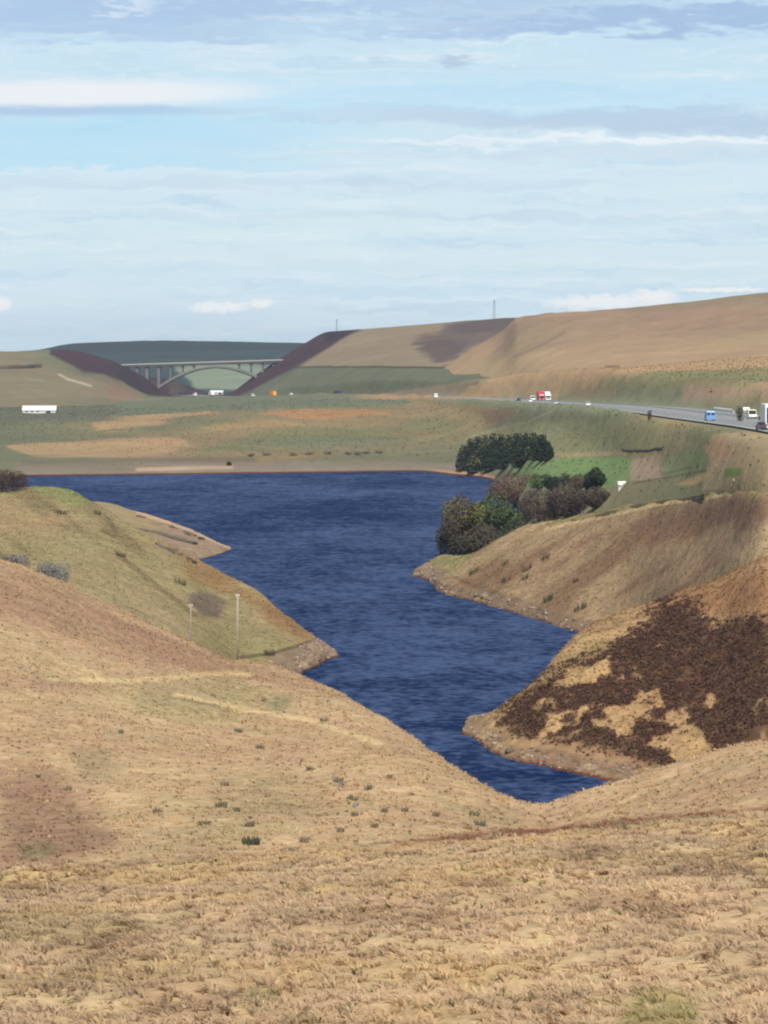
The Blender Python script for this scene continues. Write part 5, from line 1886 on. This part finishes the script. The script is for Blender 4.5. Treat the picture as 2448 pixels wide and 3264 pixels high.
RG = (0.175, 0.165, 0.105)
RB = (0.225, 0.170, 0.112)
RUSH = [
    (1035, 2298, 30, RB, 'dark brown clump just above the sheep path near the water edge of the spur'),
    (682, 2222, 14, RB, 'small dark clump below the taller pole'),
    (840, 2238, 12, RB, 'small brown clump left of the green patch on the spur'),
    (385, 2340, 20, RG, 'lone dark green clump high on the left spur'),
    (120, 2480, 14, RG, 'tiny dark clump beside the reddish patch at the left edge'),
    (218, 2517, 26, RB, 'brown clump above the reddish patch at lower left'),
    (760, 2334, 30, RG, 'faint green clump in the middle of the spur'),
    (826, 2385, 24, RG, 'grey-green clump below the sheep path'),
    (986, 2457, 18, RB, 'dark upright clump above the two dark gully strips'),
    (1174, 2515, 24, RG, 'dark green clump right of the gully strips'),
    (1242, 2482, 20, RB, 'small brown clump on the slope right of the gully strips'),
    (716, 2505, 26, RB, 'brown clump left of the gully strips'),
    (502, 2592, 30, RB, 'brown clump near the middle left of the hillside'),
    (652, 2632, 40, RB, 'wide brown clump left of the darkest bush'),
    (795, 2640, 30, RB, 'brown clump just above the darkest bush'),
    (797, 2690, 62, (0.080, 0.086, 0.054), 'darkest and widest green rush clump low on the hillside'),
    (704, 2575, 40, RG, 'greenish clump above the wide brown one'),
    (754, 2585, 20, RB, 'small clump right of the greenish one'),
    (1086, 2656, 18, RB, 'small dark clump low down right of the darkest bush'),
    (972, 2685, 32, RB, 'brown clump level with the darkest bush to its right'),
    (935, 2718, 34, RB, 'low brown clump near the foreground crest'),
    (1130, 2600, 20, RB, 'small dark clump just below the lower gully strip'),
    (1195, 2638, 22, RB, 'brown clump at the foot of the slope left of the dip'),
    (1390, 2602, 22, RB, 'dark clump near the dip left of the reservoir arm'),
    (1225, 2588, 22, RB, 'brown clump above the dip on the left slope'),
    (1290, 2585, 18, RB, 'small clump midway to the dip on the left slope'),
    (1512, 2600, 30, RG, 'green clump beside the dip, upper of the pair'),
    (1530, 2632, 34, RG, 'green clump beside the dip, lower of the pair'),
]
for px, py, w, c, lb in RUSH:
    rush(px, py, w, 'near_hillside', lb, c)


def boulder(px, py, wpx, patch_name, label, colour, squash=(1.3, 1.0, 0.6), rz=0.0, group='grey boulders in the gully'):
    p = on_patch(patch_name, px, py)
    s = wpx * p[1] / F / 2
    bm = bmesh.new()
    bmesh.ops.create_icosphere(bm, subdivisions=3, radius=1.0)
    for v_ in bm.verts:
        k = 1 + 0.28 * math.sin(v_.co.x * 4 + px) * math.cos(v_.co.y * 5 + py) + random.uniform(-.05, .05)
        v_.co = v_.co * k
        v_.co.x *= squash[0] * s
        v_.co.y *= squash[1] * s
        v_.co.z *= squash[2] * s
    me = bpy.data.meshes.new('boulder')
    bm.to_mesh(me)
    bm.free()
    me.materials.append(colour)
    o = bpy.data.objects.new('boulder', me)
    o.location = (p[0], p[1], p[2] + s * squash[2] * .25)
    o.rotation_euler = (0, 0, rz)
    link(o)
    return tag(o, label, 'boulder', group)


M_GREY = plain('grey_boulder', (0.17, 0.165, 0.155), 0.9, 0, 0.35, 3.0)
M_DKB = plain('dark_boulder', (0.085, 0.08, 0.065), 0.9, 0, 0.35, 3.0)
boulder(1068, 2482, 24, 'near_hillside', 'grey boulder at the head of the upper gully strip', M_GREY, (0.6, 2.2, 0.5), -.12)
boulder(1088, 2502, 26, 'near_hillside', 'dark boulder at the foot of the upper gully strip', M_DKB, (0.6, 2.4, 0.5), -.12)
boulder(1118, 2540, 22, 'near_hillside', 'dark boulder at the head of the lower gully strip', M_DKB, (0.6, 2.4, 0.5), -.10)
boulder(1134, 2568, 28, 'near_hillside', 'grey boulder at the foot of the lower gully strip', M_GREY, (0.6, 2.4, 0.5), -.10)
rush(1078, 2494, 34, 'near_hillside', 'rushes between the two boulders of the upper gully strip', RG)
rush(1126, 2556, 34, 'near_hillside', 'rushes between the two boulders of the lower gully strip', RG)

G_HILLR = 'dark clumps on the right hillside'
for px, py, w, lb in [(1508, 1828, 30, 'dark clump on the slope just right of the grassy point'), (1610, 1800, 16, 'small dark clump high on the right hillside'),
                      (1680, 1818, 26, 'dark clump in the middle of the right hillside'), (1738, 1782, 30, 'dark green clump near the top of the right hillside'),
                      (1612, 1855, 26, 'dark clump above the stony shore of the right hillside'), (1672, 1848, 18, 'small clump below the middle one on the right hillside'),
                      (1835, 1855, 14, 'tiny clump right of the middle one on the right hillside'), (1745, 1915, 30, 'clump on the edge of the stony shore, left of the bay'),
                      (1850, 1945, 34, 'dark clump on the stony shore nearest the bay')]:
    rush(px, py, w * 1.3, 'right_hillside', lb, (0.085, 0.068, 0.044), group=G_HILLR, tall=0.8)
G_HILLL = 'dark clumps on the left hillside'
for px, py, w, lb in [(862, 2088, 34, 'dark clump above the stony point of the left hillside'), (575, 1862, 34, 'dark clump beside the grey scree on the left hillside'),
                      (385, 1775, 30, 'dark clump on the upper left hillside'), (310, 1640, 22, 'small dark clump near the brow of the left hillside'),
                      (195, 1640, 50, 'long low dark clump near the brown bush on the left hillside')]:
    rush(px, py, w * 1.2, 'left_hillside', lb, (0.090, 0.072, 0.046), group=G_HILLL, tall=0.7)

# ------------------------------------------------------------------ haze
hm = bpy.data.materials.new('haze_air')
hm.use_nodes = True
hn = hm.node_tree.nodes
hn.clear()
ho = hn.new('ShaderNodeOutputMaterial')
hv = hn.new('ShaderNodeVolumePrincipled')
hv.inputs['Color'].default_value = (0.72, 0.83, 1.0, 1)
hv.inputs['Density'].default_value = HAZE_DENSITY
hv.inputs['Anisotropy'].default_value = 0.2
hm.node_tree.links.new(hv.outputs[0], ho.inputs['Volume'])
hz = MB().box((0, 3400, 41), (9000, 8200, 98)).build('haze', hm)
tag(hz, kind='stuff')
